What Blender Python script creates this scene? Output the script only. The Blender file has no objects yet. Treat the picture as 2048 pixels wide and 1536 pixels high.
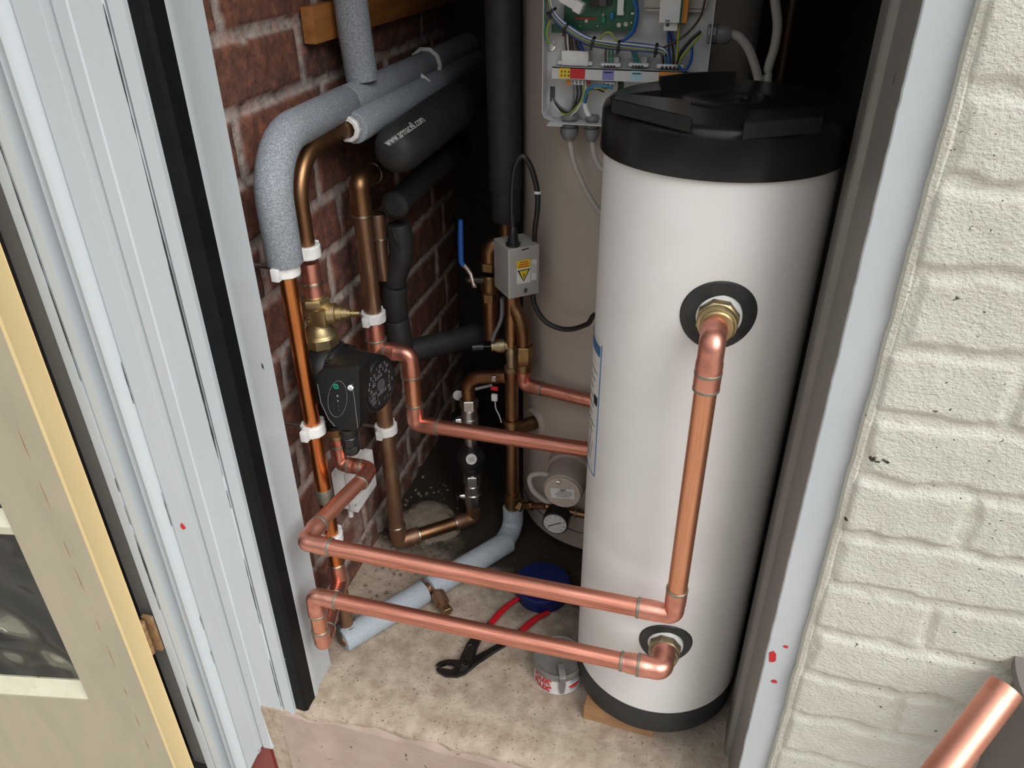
import bpy, bmesh, math, random
from mathutils import Vector, Matrix, noise
random.seed(7)
sc = bpy.context.scene
COL = sc.collection
V = Vector
PI = math.pi

# ------------------------------------------------------------------ camera
# world: X right along the front wall, Y into the cupboard, Z up; closet slab top is Z=0, brick face X=0
FPX = 1557.153
_p, _r, _y = (math.radians(v) for v in (31.35478, 0.53001, -15.55752))
_f = V((math.sin(_y)*math.cos(_p), math.cos(_y)*math.cos(_p), -math.sin(_p)))
_rt = V((math.cos(_y), -math.sin(_y), 0))
_dn = _f.cross(_rt)
RT = _rt*math.cos(_r) + _dn*math.sin(_r)
DN = -_rt*math.sin(_r) + _dn*math.cos(_r)
FW = _f
CAM = V((0.589, -0.674, 1.1))
cd = bpy.data.cameras.new('camera'); cam = bpy.data.objects.new('camera', cd); COL.objects.link(cam)
cd.sensor_width = 36; cd.lens = FPX/2048*36; cd.clip_start = .01; cd.clip_end = 50
m = Matrix.Identity(4)
for i in range(3):
    m[i][0] = RT[i]; m[i][1] = -DN[i]; m[i][2] = -FW[i]; m[i][3] = CAM[i]
cam.matrix_world = m
sc.camera = cam

def ray(x, y):
    return RT*((x-1024)/FPX) + DN*((y-768)/FPX) + FW
def at(x, y, X=None, Y=None, Z=None, P=None, N=None):
    """where the sight line of a photograph point meets a measured plane of the place"""
    d = ray(x, y)
    if X is not None: t = (X-CAM.x)/d.x
    elif Y is not None: t = (Y-CAM.y)/d.y
    elif Z is not None: t = (Z-CAM.z)/d.z
    else: t = (V(P)-CAM).dot(V(N))/d.dot(V(N))
    return CAM + d*t
def cyl_hit(x, y, c, r):
    d = ray(x, y); ox, oy = CAM.x-c[0], CAM.y-c[1]
    a = d.x*d.x+d.y*d.y; b = 2*(ox*d.x+oy*d.y); k = ox*ox+oy*oy-r*r
    q = b*b-4*a*k
    t = (-b-math.sqrt(max(q, 0)))/(2*a)
    p = CAM+d*t
    return math.atan2(p.y-c[1], p.x-c[0]), p.z

# ------------------------------------------------------------------ mesh helpers
def frame(axis):
    a = V(axis).normalized()
    u = a.cross(V((0, 0, 1)))
    if u.length < 1e-3: u = V((1, 0, 0))
    u.normalize(); return a, u, a.cross(u).normalized()

class MB:
    def __init__(s): s.bm = bmesh.new(); s.col = None
    def ringverts(s, c, u, v, r, n, ph=0):
        return [s.bm.verts.new(c+u*(r*math.cos(2*PI*i/n+ph))+v*(r*math.sin(2*PI*i/n+ph))) for i in range(n)]
    def bridge(s, a, b):
        n = len(a)
        for i in range(n):
            try: s.bm.faces.new((a[i], a[(i+1) % n], b[(i+1) % n], b[i]))
            except ValueError: pass
    def cap(s, a, rev=False):
        try: s.bm.faces.new(list(reversed(a)) if rev else a)
        except ValueError: pass
    def box(s, c, size, R=None, bevel=0, seg=1):
        r = bmesh.ops.create_cube(s.bm, size=1)
        vs = r['verts']; R = R or Matrix.Identity(3)
        for v in vs:
            v.co = V(c) + R @ V((v.co.x*size[0], v.co.y*size[1], v.co.z*size[2]))
        if bevel:
            es = list({e for v in vs for e in v.link_edges})
            bmesh.ops.bevel(s.bm, geom=es, offset=bevel, segments=seg, affect='EDGES', profile=.6)
        return s
    def lathe(s, p0, axis, prof, n=28, ph=0, caps=True):
        """prof: list of (t along axis, radius)"""
        p0 = V(p0); a, u, v = frame(axis); rings = []
        for t, r in prof: rings.append(s.ringverts(p0+a*t, u, v, max(r, 1e-5), n, ph))
        for q in range(len(rings)-1): s.bridge(rings[q], rings[q+1])
        if caps: s.cap(rings[0], True); s.cap(rings[-1])
        return s
    def cyl(s, p0, p1, r0, r1=None, n=24, caps=True, ph=0):
        p0, p1 = V(p0), V(p1); L = (p1-p0).length
        return s.lathe(p0, p1-p0, [(0, r0), (L, r0 if r1 is None else r1)], n, ph, caps)
    def rcyl(s, p0, p1, r, b=.001, n=28):
        p0, p1 = V(p0), V(p1); L = (p1-p0).length
        return s.lathe(p0, p1-p0, [(0, r-b), (b*.3, r-b*.3), (b, r), (L-b, r), (L-b*.3, r-b*.3), (L, r-b)], n)
    def hexn(s, p0, p1, r, b=.0012, n=6, ph=0):
        p0, p1 = V(p0), V(p1); L = (p1-p0).length
        return s.lathe(p0, p1-p0, [(0, r*.9), (b, r), (L-b, r), (L, r*.9)], n, ph)
    def tube(s, pts, r, n=16, caps=True, flat=1.0):
        pts = [V(p) for p in pts]; rs = r if isinstance(r, (list, tuple)) else [r]*len(pts)
        t0 = (pts[1]-pts[0]).normalized(); _, u, v = frame(t0); prev = None
        for i, p in enumerate(pts):
            if i == 0: t = t0
            elif i == len(pts)-1: t = (pts[i]-pts[i-1]).normalized()
            else: t = ((pts[i+1]-p).normalized()+(p-pts[i-1]).normalized()).normalized()
            u = (u-t*u.dot(t)).normalized(); v = t.cross(u).normalized()
            ring = [s.bm.verts.new(p+u*(rs[i]*math.cos(2*PI*k/n))+v*(rs[i]*flat*math.sin(2*PI*k/n))) for k in range(n)]
            if prev: s.bridge(prev, ring)
            elif caps: s.cap(ring, True)
            prev = ring
        if caps: s.cap(prev)
        return s
    def ring(s, c, axis, R, w, t, n=32):
        """band: inner radius R, wall t, width w centred on c"""
        c = V(c); a, u, v = frame(axis); b = t*.25
        pr = [(-w/2, R), (-w/2, R+t-b), (-w/2+b, R+t), (w/2-b, R+t), (w/2, R+t-b), (w/2, R)]
        rings = [s.ringverts(c+a*q, u, v, r, n) for q, r in pr]
        for i in range(len(rings)): s.bridge(rings[i], rings[(i+1) % len(rings)])
        return s
    def torus(s, c, axis, R, r, n=32, k=10):
        c = V(c); a, u, v = frame(axis); rings = []
        for j in range(k):
            q = 2*PI*j/k; rings.append(s.ringverts(c+a*(r*math.sin(q)), u, v, R+r*math.cos(q), n))
        for j in range(k): s.bridge(rings[j], rings[(j+1) % k])
        return s
    def prism(s, poly, ext):
        """poly: list of points, extruded by vector ext"""
        ext = V(ext); a = [s.bm.verts.new(V(p)) for p in poly]; b = [s.bm.verts.new(V(p)+ext) for p in poly]
        s.bridge(a, b); s.cap(a, True); s.cap(b); return s
    def quad(s, *p):
        s.cap([s.bm.verts.new(V(q)) for q in p]); return s
    def sphere(s, c, r, sc_=(1, 1, 1), n=20):
        q = bmesh.ops.create_uvsphere(s.bm, u_segments=n, v_segments=n//2+2, radius=r)
        for v in q['verts']: v.co = V(c)+V((v.co.x*sc_[0], v.co.y*sc_[1], v.co.z*sc_[2]))
        return s
    def merge_mesh(s, me, M):
        t = bmesh.new(); t.from_mesh(me); t.transform(M); tmp = bpy.data.meshes.new('t'); t.to_mesh(tmp); t.free()
        s.bm.from_mesh(tmp); bpy.data.meshes.remove(tmp); return s

def build(name, mb, mat, parent=None, sharp=38, fix=True):
    me = bpy.data.meshes.new(name)
    mb.bm.normal_update()
    if fix: bmesh.ops.recalc_face_normals(mb.bm, faces=mb.bm.faces[:])
    mb.bm.to_mesh(me); mb.bm.free()
    for p in me.polygons: p.use_smooth = True
    try: me.set_sharp_from_angle(angle=math.radians(sharp))
    except Exception: pass
    me.materials.append(mat)
    o = bpy.data.objects.new(name, me); COL.objects.link(o)
    if parent is not None:
        o.parent = parent
        if parent.type == 'EMPTY': o.location = -parent.location
    return o
def tag(o, label=None, cat=None, group=None, kind=None):
    if label: o['label'] = label
    if cat: o['category'] = cat
    if group: o['group'] = group
    if kind: o['kind'] = kind
    return o
def thing(name, label, cat, loc=(0, 0, 0), group=None):
    o = bpy.data.objects.new(name, None); COL.objects.link(o); o.location = loc
    o.empty_display_size = .02
    return tag(o, label, cat, group)
def lab(o, t): o['label'] = t; return o
def struct(name, mb, mat, parent=None, **k):
    o = build(name, mb, mat, parent, **k)
    if parent is None: o['kind'] = 'structure'
    return o
def fillet(pts, rad, n=8):
    pts = [V(p) for p in pts]; out = [pts[0]]
    for i in range(1, len(pts)-1):
        a, p, b = pts[i-1], pts[i], pts[i+1]; r_ = rad[i-1] if isinstance(rad, (list, tuple)) else rad
        u = (a-p).normalized(); v = (b-p).normalized(); ang = u.angle(v)
        if abs(ang-PI) < .02: out.append(p); continue
        d = min(r_/math.tan(ang/2), (a-p).length*.49, (b-p).length*.49); rr = d*math.tan(ang/2)
        c = p+(u+v).normalized()*(rr/math.sin(ang/2)); s0 = p+u*d-c; s1 = p+v*d-c
        tot = s0.angle(s1); ax = s0.cross(s1)
        for k in range(n+1): out.append(c+Matrix.Rotation(tot*k/n, 3, ax) @ s0)
    out.append(pts[-1]); return out
def smooth(pts, n=8):
    """Catmull-Rom through the points"""
    P = [V(p) for p in pts]; P = [P[0]*2-P[1]]+P+[P[-1]*2-P[-2]]; out = []
    for i in range(1, len(P)-2):
        for k in range(n):
            t = k/n; a, b, c, d = P[i-1:i+3]
            out.append(.5*((2*b)+(c-a)*t+(2*a-5*b+4*c-d)*t*t+(3*b-a-3*c+d)*t**3))
    out.append(P[-2]); return out
def text_mesh(s, size=1, bold=0.0, ext=0.0):
    c = bpy.data.curves.new('lettering', 'FONT'); c.body = s; c.size = size; c.offset = bold; c.extrude = ext
    c.align_x = 'CENTER'; c.align_y = 'CENTER'; c.resolution_u = 3
    o = bpy.data.objects.new('lettering', c); COL.objects.link(o)
    bpy.context.view_layer.update()
    dg = bpy.context.evaluated_depsgraph_get()
    me = bpy.data.meshes.new_from_object(o.evaluated_get(dg))
    bpy.data.objects.remove(o); bpy.data.curves.remove(c); return me
def basis(o, u, v):
    u, v = V(u).normalized(), V(v).normalized(); w = u.cross(v)
    M = Matrix.Identity(4)
    for i in range(3): M[i][0] = u[i]; M[i][1] = v[i]; M[i][2] = w[i]; M[i][3] = o[i]
    return M

# ------------------------------------------------------------------ materials
def newmat(name):
    m = bpy.data.materials.new(name); m.use_nodes = True; nt = m.node_tree
    return m, nt, nt.nodes['Principled BSDF']
def N(nt, t, **k):
    n = nt.nodes.new(t)
    for a, b in k.items():
        if a in n.inputs: n.inputs[a].default_value = b
        else: setattr(n, a, b)
    return n
def mat(name, c, rough=.5, metal=0, c2=None, ns=30, amt=1.0, bump=0, bs=200, stretch=(1, 1, 1), detail=5, rvar=0, spec=.5,
        bump2=0, bs2=20, chips=None, chip_scale=40, chip_t=.72, chip2=None, contrast=(.35, .65), coat=0):
    m, nt, b = newmat(name); L = nt.links.new
    b.inputs['Roughness'].default_value = rough; b.inputs['Metallic'].default_value = metal
    b.inputs['Specular IOR Level'].default_value = spec; b.inputs['Base Color'].default_value = (*c, 1)
    b.inputs['Coat Weight'].default_value = coat
    tc = N(nt, 'ShaderNodeTexCoord'); mp = N(nt, 'ShaderNodeMapping'); L(tc.outputs['Object'], mp.inputs[0])
    mp.inputs['Scale'].default_value = stretch
    src = None
    if c2:
        n = N(nt, 'ShaderNodeTexNoise', Scale=ns, Detail=detail, Roughness=.6); L(mp.outputs[0], n.inputs['Vector'])
        rp = N(nt, 'ShaderNodeMapRange'); rp.inputs[1].default_value, rp.inputs[2].default_value = contrast; L(n.outputs['Fac'], rp.inputs[0])
        mx = N(nt, 'ShaderNodeMix', data_type='RGBA'); mx.inputs[6].default_value = (*c, 1); mx.inputs[7].default_value = (*c2, 1)
        ml = N(nt, 'ShaderNodeMath', operation='MULTIPLY'); ml.inputs[1].default_value = amt
        L(rp.outputs[0], ml.inputs[0]); L(ml.outputs[0], mx.inputs[0]); src = mx.outputs[2]
        if rvar:
            ad = N(nt, 'ShaderNodeMath', operation='MULTIPLY_ADD'); ad.inputs[1].default_value = rvar; ad.inputs[2].default_value = rough
            L(n.outputs['Fac'], ad.inputs[0]); L(ad.outputs[0], b.inputs['Roughness'])
    for cc, sc_, th in ((chips, chip_scale, chip_t), (chip2, chip_scale*.37, chip_t+.03)):
        if cc is None: continue
        n = N(nt, 'ShaderNodeTexNoise', Scale=sc_, Detail=3, Roughness=.55); L(mp.outputs[0], n.inputs['Vector'])
        rp = N(nt, 'ShaderNodeMapRange'); rp.inputs[1].default_value, rp.inputs[2].default_value = th, th+.02; L(n.outputs['Fac'], rp.inputs[0])
        mx = N(nt, 'ShaderNodeMix', data_type='RGBA'); mx.inputs[7].default_value = (*cc, 1)
        if src: L(src, mx.inputs[6])
        else: mx.inputs[6].default_value = (*c, 1)
        L(rp.outputs[0], mx.inputs[0]); src = mx.outputs[2]
    if src: L(src, b.inputs['Base Color'])
    nrm = None
    for am, sc_ in ((bump2, bs2), (bump, bs)):
        if not am: continue
        n = N(nt, 'ShaderNodeTexNoise', Scale=sc_, Detail=4, Roughness=.6); L(mp.outputs[0], n.inputs['Vector'])
        bp = N(nt, 'ShaderNodeBump', Strength=am, Distance=.002); L(n.outputs['Fac'], bp.inputs['Height'])
        if nrm: L(nrm, bp.inputs['Normal'])
        nrm = bp.outputs[0]
    if nrm: L(nrm, b.inputs['Normal'])
    return m
def vmat(name, rough=.9, bump=.4, bs=300, c2=(.02, .015, .012), amt=.5, ns=120, spec=.3, contrast=(.45, .75), bump2=0, bs2=60, ns2=None, cc2=None):
    """reads the mesh's own colour attribute (each brick its own colour) with speckle on top"""
    m = mat(name, (.5, .5, .5), rough, 0, c2, ns, amt, bump, bs, spec=spec, contrast=contrast, bump2=bump2, bs2=bs2)
    nt = m.node_tree; a = N(nt, 'ShaderNodeVertexColor', layer_name='Col')
    mx = [n for n in nt.nodes if n.type == 'MIX'][0]; nt.links.new(a.outputs[0], mx.inputs[6])
    if cc2:
        n = N(nt, 'ShaderNodeTexNoise', Scale=ns2, Detail=4, Roughness=.65)
        tc = [q for q in nt.nodes if q.type == 'TEX_COORD'][0]; nt.links.new(tc.outputs['Object'], n.inputs['Vector'])
        rp = N(nt, 'ShaderNodeMapRange'); rp.inputs[1].default_value, rp.inputs[2].default_value = .5, .72; nt.links.new(n.outputs['Fac'], rp.inputs[0])
        m2 = N(nt, 'ShaderNodeMix', data_type='RGBA'); m2.inputs[7].default_value = (*cc2, 1)
        ml = N(nt, 'ShaderNodeMath', operation='MULTIPLY'); ml.inputs[1].default_value = .6
        nt.links.new(rp.outputs[0], ml.inputs[0]); nt.links.new(ml.outputs[0], m2.inputs[0])
        nt.links.new(mx.outputs[2], m2.inputs[6]); nt.links.new(m2.outputs[2], nt.nodes['Principled BSDF'].inputs['Base Color'])
    return m

M = {}
M['copper'] = mat('copper bright', (.80, .36, .22), .26, 1, (.62, .24, .14), 22, .8, .06, 300, rvar=.12)
M['copper_sand_x'] = mat('copper sanded', (.81, .355, .25), .36, 1, (.46, .165, .11), 7, .8, .10, 130, stretch=(2, 60, 60), rvar=.2)
M['copper_sand_y'] = mat('copper sanded along depth', (.81, .37, .265), .40, 1, (.60, .24, .165), 9, .8, .08, 130, stretch=(60, 2, 60), rvar=.2)
M['copper_sand_z'] = mat('copper sanded upright', (.86, .42, .26), .27, 1, (.70, .30, .17), 9, .7, .06, 130, stretch=(60, 60, 2), rvar=.15)
M['copper_loose'] = mat('copper loose length', (.80, .385, .28), .43, 1, (.68, .29, .20), 18, .7, .03, 240, rvar=.05)
M['copper_elbow'] = mat('copper fitting', (.84, .40, .30), .33, 1, (.62, .25, .185), 45, .8, .08, 240, rvar=.15)
M['copper_orange'] = mat('copper lacquered', (.70, .27, .09), .24, 1, (.50, .16, .05), 14, .9, .03, 300, stretch=(5, 5, .7), rvar=.1)
M['copper_brown'] = mat('copper tarnished', (.36, .20, .10), .34, 1, (.21, .11, .055), 18, .9, .05, 260, stretch=(2, 2, .8), rvar=.15)
M['copper_dull'] = mat('copper dull dirty', (.31, .175, .105), .42, .9, (.42, .31, .22), 26, .5, .12, 220, stretch=(2, 2, .7), rvar=.2, contrast=(.5, .7))
M['copper_drip'] = mat('copper with pale flux drips', (.30, .17, .10), .4, .9, (.55, .45, .36), 30, .7, .15, 200, stretch=(3, 3, .25), contrast=(.55, .66))
M['brass'] = mat('brass', (.56, .45, .25), .36, 1, (.40, .30, .15), 40, .7, .10, 330, rvar=.15)
M['brass_pale'] = mat('brass dezincified', (.50, .42, .29), .42, 1, (.36, .28, .17), 50, .8, .14, 300, rvar=.15)
M['brass_dark'] = mat('brass aged', (.33, .22, .10), .40, 1, (.2, .125, .055), 40, .8, .12, 260)
M['nickel'] = mat('nickel plated', (.55, .53, .50), .32, 1, (.38, .36, .33), 50, .8, .08, 260)
M['chrome'] = mat('bright steel', (.75, .75, .74), .18, 1)
M['solder'] = mat('solder', (.34, .32, .26), .45, .8, (.22, .22, .17), 120, .8, .2, 400)
M['solder_bright'] = mat('solder bright', (.62, .58, .48), .3, 1, (.4, .36, .28), 120, .8, .2, 400)
M['foam'] = mat('grey foam lagging', (.20, .22, .245), .72, 0, (.36, .39, .425), 520, .9, .5, 420, spec=.5, detail=2, contrast=(.42, .62))
M['foam_pale'] = mat('pale grey foam lagging', (.34, .39, .43), .7, 0, (.48, .53, .57), 420, .8, .4, 420, spec=.4, detail=2)
M['blackfoam'] = mat('black rubber lagging', (.020, .0195, .019), .6, 0, (.032, .031, .030), 50, .7, .12, 300, spec=.45)
M['blackplastic'] = mat('black plastic', (.012, .012, .0125), .34, 0, (.02, .02, .021), 60, .6, .06, 420, spec=.5)
M['pumpblack'] = mat('black pump casing', (.0075, .0075, .0078), .42, 0, (.012, .012, .0125), 200, .6, .12, 700, spec=.35)
M['gloss_black'] = mat('black paint gloss', (.006, .006, .0065), .5, 0, (.01, .01, .01), 20, .7, .05, 90, spec=.12, chips=(.35, .33, .3), chip_scale=75, chip_t=.77)
M['rubber'] = mat('black rubber flange', (.021, .022, .022), .5, 0, (.03, .031, .031), 60, .6, .05, 200)
M['lid'] = mat('black lid plastic', (.0075, .0075, .0075), .28, 0, (.014, .0135, .013), 9, .8, .04, 90, spec=.38)
M['tank'] = mat('white enamel casing', (.83, .815, .795), .34, 0, (.74, .715, .685), 5, .8, .035, 130, bump2=.03, bs2=26, chips=(.5, .46, .42), chip_scale=55, chip_t=.765)
M['cylinder'] = mat('cream cylinder casing', (.48, .41, .345), .42, 0, (.42, .355, .30), 4, .7, .03, 130)
M['whiteplastic'] = mat('white plastic', (.78, .775, .76), .35, 0, (.68, .665, .64), 60, .6)
M['dirtywhite'] = mat('dirty white plastic', (.76, .755, .735), .4, 0, (.36, .32, .28), 55, .7, chips=(.12, .1, .09), chip_scale=160, chip_t=.70, contrast=(.52, .8))
M['whitemetal'] = mat('white powder coated metal', (.60, .605, .60), .4, 0, (.52, .525, .52), 15, .6)
M['cream_cable'] = mat('cream cable sheath', (.42, .385, .34), .5)
M['greyplastic'] = mat('grey plastic', (.17, .175, .18), .4)
M['darkgrey'] = mat('dark grey plastic', (.07, .068, .066), .45)
M['steelbox'] = mat('grey pressed steel', (.47, .455, .43), .38, .25, (.42, .405, .38), 30, .6)
M['pcb'] = mat('circuit board green', (.012, .085, .04), .4, 0, (.02, .13, .06), 120, .8)
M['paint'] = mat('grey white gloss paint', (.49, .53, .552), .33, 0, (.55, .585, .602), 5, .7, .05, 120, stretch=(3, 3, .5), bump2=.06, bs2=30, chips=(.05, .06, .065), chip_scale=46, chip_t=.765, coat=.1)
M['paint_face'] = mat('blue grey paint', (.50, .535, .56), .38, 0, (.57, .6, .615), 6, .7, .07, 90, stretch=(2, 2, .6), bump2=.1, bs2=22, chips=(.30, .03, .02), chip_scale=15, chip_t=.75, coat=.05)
M['brown_grey'] = mat('drab brown grey', (.25, .235, .21), .5, 0, (.22, .205, .185), 12, .8, .12, 120, stretch=(2, 2, .5), chips=(.05, .045, .04), chip_scale=40, chip_t=.74)
M['crack'] = mat('crack grime', (.02, .022, .022), .9)
M['cream'] = mat('cream paint', (.74, .58, .30), .4, 0, (.68, .51, .25), 8, .7, .05, 100, stretch=(2, 2, .5), chips=(.2, .12, .06), chip_scale=60, chip_t=.74)  # cream of the door edge, colour raised for the light it catches facing right
M['beige'] = mat('drab beige paint', (.40, .35, .25), .45, 0, (.33, .29, .205), 10, .7, .06, 100, stretch=(2, 2, .6), chips=(.12, .075, .05), chip_scale=55, chip_t=.755)
M['palebead'] = mat('pale cream paint', (.60, .57, .44), .4, 0, (.5, .46, .34), 30, .7, .08, 100, chips=(.3, .24, .12), chip_scale=80, chip_t=.7)
M['redpaint'] = mat('red floor paint', (.26, .035, .028), .4, 0, (.19, .03, .025), 20, .8, .1, 100)
M['wood'] = mat('pine batten', (.40, .165, .045), .5, 0, (.26, .09, .022), 14, .9, .1, 150, stretch=(6, .35, 6))
M['woodblock'] = mat('brown timber block', (.40, .225, .105), .65, 0, (.29, .15, .07), 24, .8, .15, 150, stretch=(1, 5, 5))
def floormat():
    m = mat('concrete slab', (.50, .415, .325), .85, 0, (.30, .23, .165), 34, .85, .55, 150, spec=.25, bump2=.35, bs2=34, chips=(.15, .10, .07), chip_scale=230, chip_t=.65, detail=9)
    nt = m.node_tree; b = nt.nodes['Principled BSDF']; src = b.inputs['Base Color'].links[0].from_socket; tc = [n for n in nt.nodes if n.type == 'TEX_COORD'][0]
    # slab colour turns near black toward the back, along a ragged edge
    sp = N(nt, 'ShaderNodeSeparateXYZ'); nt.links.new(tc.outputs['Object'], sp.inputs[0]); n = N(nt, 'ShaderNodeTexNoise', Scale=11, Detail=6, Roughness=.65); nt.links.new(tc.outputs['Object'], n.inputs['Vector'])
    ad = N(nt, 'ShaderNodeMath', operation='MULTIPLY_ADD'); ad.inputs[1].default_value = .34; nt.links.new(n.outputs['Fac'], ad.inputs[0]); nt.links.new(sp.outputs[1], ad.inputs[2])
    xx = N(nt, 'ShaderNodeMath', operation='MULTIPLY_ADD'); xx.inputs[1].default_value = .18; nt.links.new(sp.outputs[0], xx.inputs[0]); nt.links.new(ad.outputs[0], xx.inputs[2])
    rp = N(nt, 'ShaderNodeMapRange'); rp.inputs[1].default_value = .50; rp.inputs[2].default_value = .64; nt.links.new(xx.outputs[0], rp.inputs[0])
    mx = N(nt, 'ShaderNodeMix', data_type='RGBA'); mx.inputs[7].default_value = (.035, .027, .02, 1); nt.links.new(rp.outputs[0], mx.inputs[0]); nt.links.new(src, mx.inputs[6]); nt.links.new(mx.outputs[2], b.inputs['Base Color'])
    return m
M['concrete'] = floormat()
M['riser'] = mat('brown painted concrete', (.46, .36, .30), .75, 0, (.37, .28, .235), 16, .8, .3, 130, spec=.25, chips=(.10, .07, .055), chip_scale=70, chip_t=.68)
M['ground'] = mat('outdoor concrete', (.50, .45, .39), .9, 0, (.40, .35, .30), 20, .8, .4, 100)
M['brick'] = vmat('red brick', .85, .55, 240, (.035, .02, .016), .65, 90, bump2=.3, bs2=50, ns2=40, cc2=(.40, .15, .09))
M['whitebrick'] = mat('cream masonry paint', (.69, .67, .585), .62, 0, (.635, .61, .51), 12, .8, .9, 330, spec=.35, bump2=1.0, bs2=150, chips=(.12, .10, .07), chip_scale=130, chip_t=.705, stretch=(1, 1, 1.35), chip2=(.06, .05, .04))
M['shade_wall'] = mat('shade dark wall', (.035, .03, .027), .9, 0, (.02, .017, .015), 14, .7)  # near-black colour puts the shade of unlit brick into the walls
M['mortar_lump'] = mat('mortar lump', (.24, .20, .15), .95, 0, (.16, .12, .09), 40, .9, .7, 120)
M['red'] = mat('red grip', (.52, .012, .02), .35, 0, (.42, .01, .015), 30, .6)
M['redink'] = mat('red ink', (.62, .03, .035), .5)
M['blue'] = mat('blue lever sleeve', (.015, .09, .36), .4)
M['bluetub'] = mat('blue plastic', (.003, .012, .095), .4)
M['steel'] = mat('dark tool steel', (.055, .055, .055), .3, .9, (.11, .105, .10), 60, .8, .08, 200)
M['tin'] = mat('dull tinplate', (.30, .285, .26), .5, .35, (.17, .16, .14), 30, .9, .15, 150)
M['tinlabel'] = mat('off white printed tin', (.66, .64, .61), .45, 0, (.42, .38, .34), 45, .6, .03, 200, contrast=(.5, .75))
M['yellow'] = mat('yellow sticker', (.72, .52, .03), .45)
M['ink'] = mat('black ink', (.012, .012, .012), .5)
M['paleink'] = mat('pale grey print', (.52, .52, .5), .5)
M['dimink'] = mat('faint grey print', (.16, .16, .155), .5)
M['sticker'] = mat('white sticker', (.68, .67, .65), .45)
M['blueink'] = mat('blue print', (.05, .16, .33), .45)
M['green'] = mat('green ring', (.0, .30, .17), .4)
M['orange'] = mat('orange sticker', (.66, .25, .03), .45)
M['violet'] = mat('violet sticker', (.20, .20, .50), .45)
M['cyan'] = mat('cyan sticker', (.38, .62, .66), .45)
M['redsticker'] = mat('red sticker', (.55, .015, .02), .45)
M['w_blue'] = mat('blue wire', (.012, .07, .30), .4)
M['w_sky'] = mat('light blue wire', (.02, .17, .36), .4)
M['w_brown'] = mat('brown wire', (.07, .035, .02), .4)
M['w_black'] = mat('black wire', (.012, .012, .012), .4)
M['w_grey'] = mat('grey wire', (.13, .13, .13), .4)
M['w_green'] = mat('green wire', (.02, .22, .11), .4)
M['w_earth'] = mat('green yellow wire', (.30, .36, .04), .4)
M['w_white'] = mat('white wire', (.6, .6, .58), .4)
M['rust'] = mat('rusty hinge', (.23, .12, .05), .7, .2, (.38, .25, .12), 60, .8, .3, 200)
M['bingrey'] = mat('grey bin plastic', (.17, .145, .13), .5, 0, (.22, .2, .19), 6, .7)
def glassmat():
    m, nt, b = newmat('obscured glass'); L = nt.links.new
    b.inputs['Base Color'].default_value = (.8, .85, .8, 1); b.inputs['Transmission Weight'].default_value = 1
    b.inputs['Roughness'].default_value = .08; b.inputs['IOR'].default_value = 1.45
    tc = N(nt, 'ShaderNodeTexCoord'); v = N(nt, 'ShaderNodeTexVoronoi', Scale=15, feature='SMOOTH_F1'); L(tc.outputs['Object'], v.inputs['Vector'])
    w = N(nt, 'ShaderNodeTexNoise', Scale=9, Detail=1); L(tc.outputs['Object'], w.inputs['Vector'])
    ad = N(nt, 'ShaderNodeMath', operation='ADD'); L(v.outputs['Distance'], ad.inputs[0]); L(w.outputs['Fac'], ad.inputs[1])
    bp = N(nt, 'ShaderNodeBump', Strength=.7, Distance=.03); L(ad.outputs[0], bp.inputs['Height']); L(bp.outputs[0], b.inputs['Normal'])
    return m
M['glass'] = glassmat()
# ------------------------------------------------------------------ setting
def nz(x, y, z=0): return noise.noise(V((x, y, z)))
def sstep(a, b, x):
    t = min(max((x-a)/(b-a), 0), 1); return t*t*(3-2*t)
def brickfield(name, mat_, u0, u1, v0, v1, res, place, rowf, half, rise, soft, colf, warp=.004, grain=.0016):
    """a wall face of bricks in relief; rowf(v)->(row, distance to nearest bed joint), place(u,v,h)->point"""
    me = bpy.data.meshes.new(name); nu = int((u1-u0)/res)+1; nv = int((v1-v0)/res)+1
    vs, cs = [], []
    for j in range(nv):
        v = v0+(v1-v0)*j/(nv-1)
        for i in range(nu):
            u = u0+(u1-u0)*i/(nu-1)
            a = u+nz(u*23, v*23, 3)*warp+nz(u*70, v*70, 5)*warp*.4; b = v+nz(u*23, v*23, 9)*warp+nz(u*60, v*60, 1)*warp*.5
            k, idx, d = rowf(a, b)
            d -= half
            t = sstep(0, soft, d)
            tone = nz(k*3.7, idx*5.3, 2.2)
            h = t*(rise+tone*.0016)+nz(u*62, v*62, 4)*grain*(.7+.5*(1-t))+nz(u*35, v*35, 8)*grain
            vs.append(place(u, v, h)); cs.append(colf(u, v, t, k, idx, tone))
    fs = [(j*nu+i, j*nu+i+1, (j+1)*nu+i+1, (j+1)*nu+i) for j in range(nv-1) for i in range(nu-1)]
    me.from_pydata(vs, [], fs); me.polygons.foreach_set('use_smooth', [True]*len(fs))
    at_ = me.color_attributes.new('Col', 'FLOAT_COLOR', 'POINT')
    at_.data.foreach_set('color', [q for c in cs for q in (*c, 1)])
    me.materials.append(mat_); o = bpy.data.objects.new(name, me); COL.objects.link(o); o['kind'] = 'structure'; return o

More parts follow.
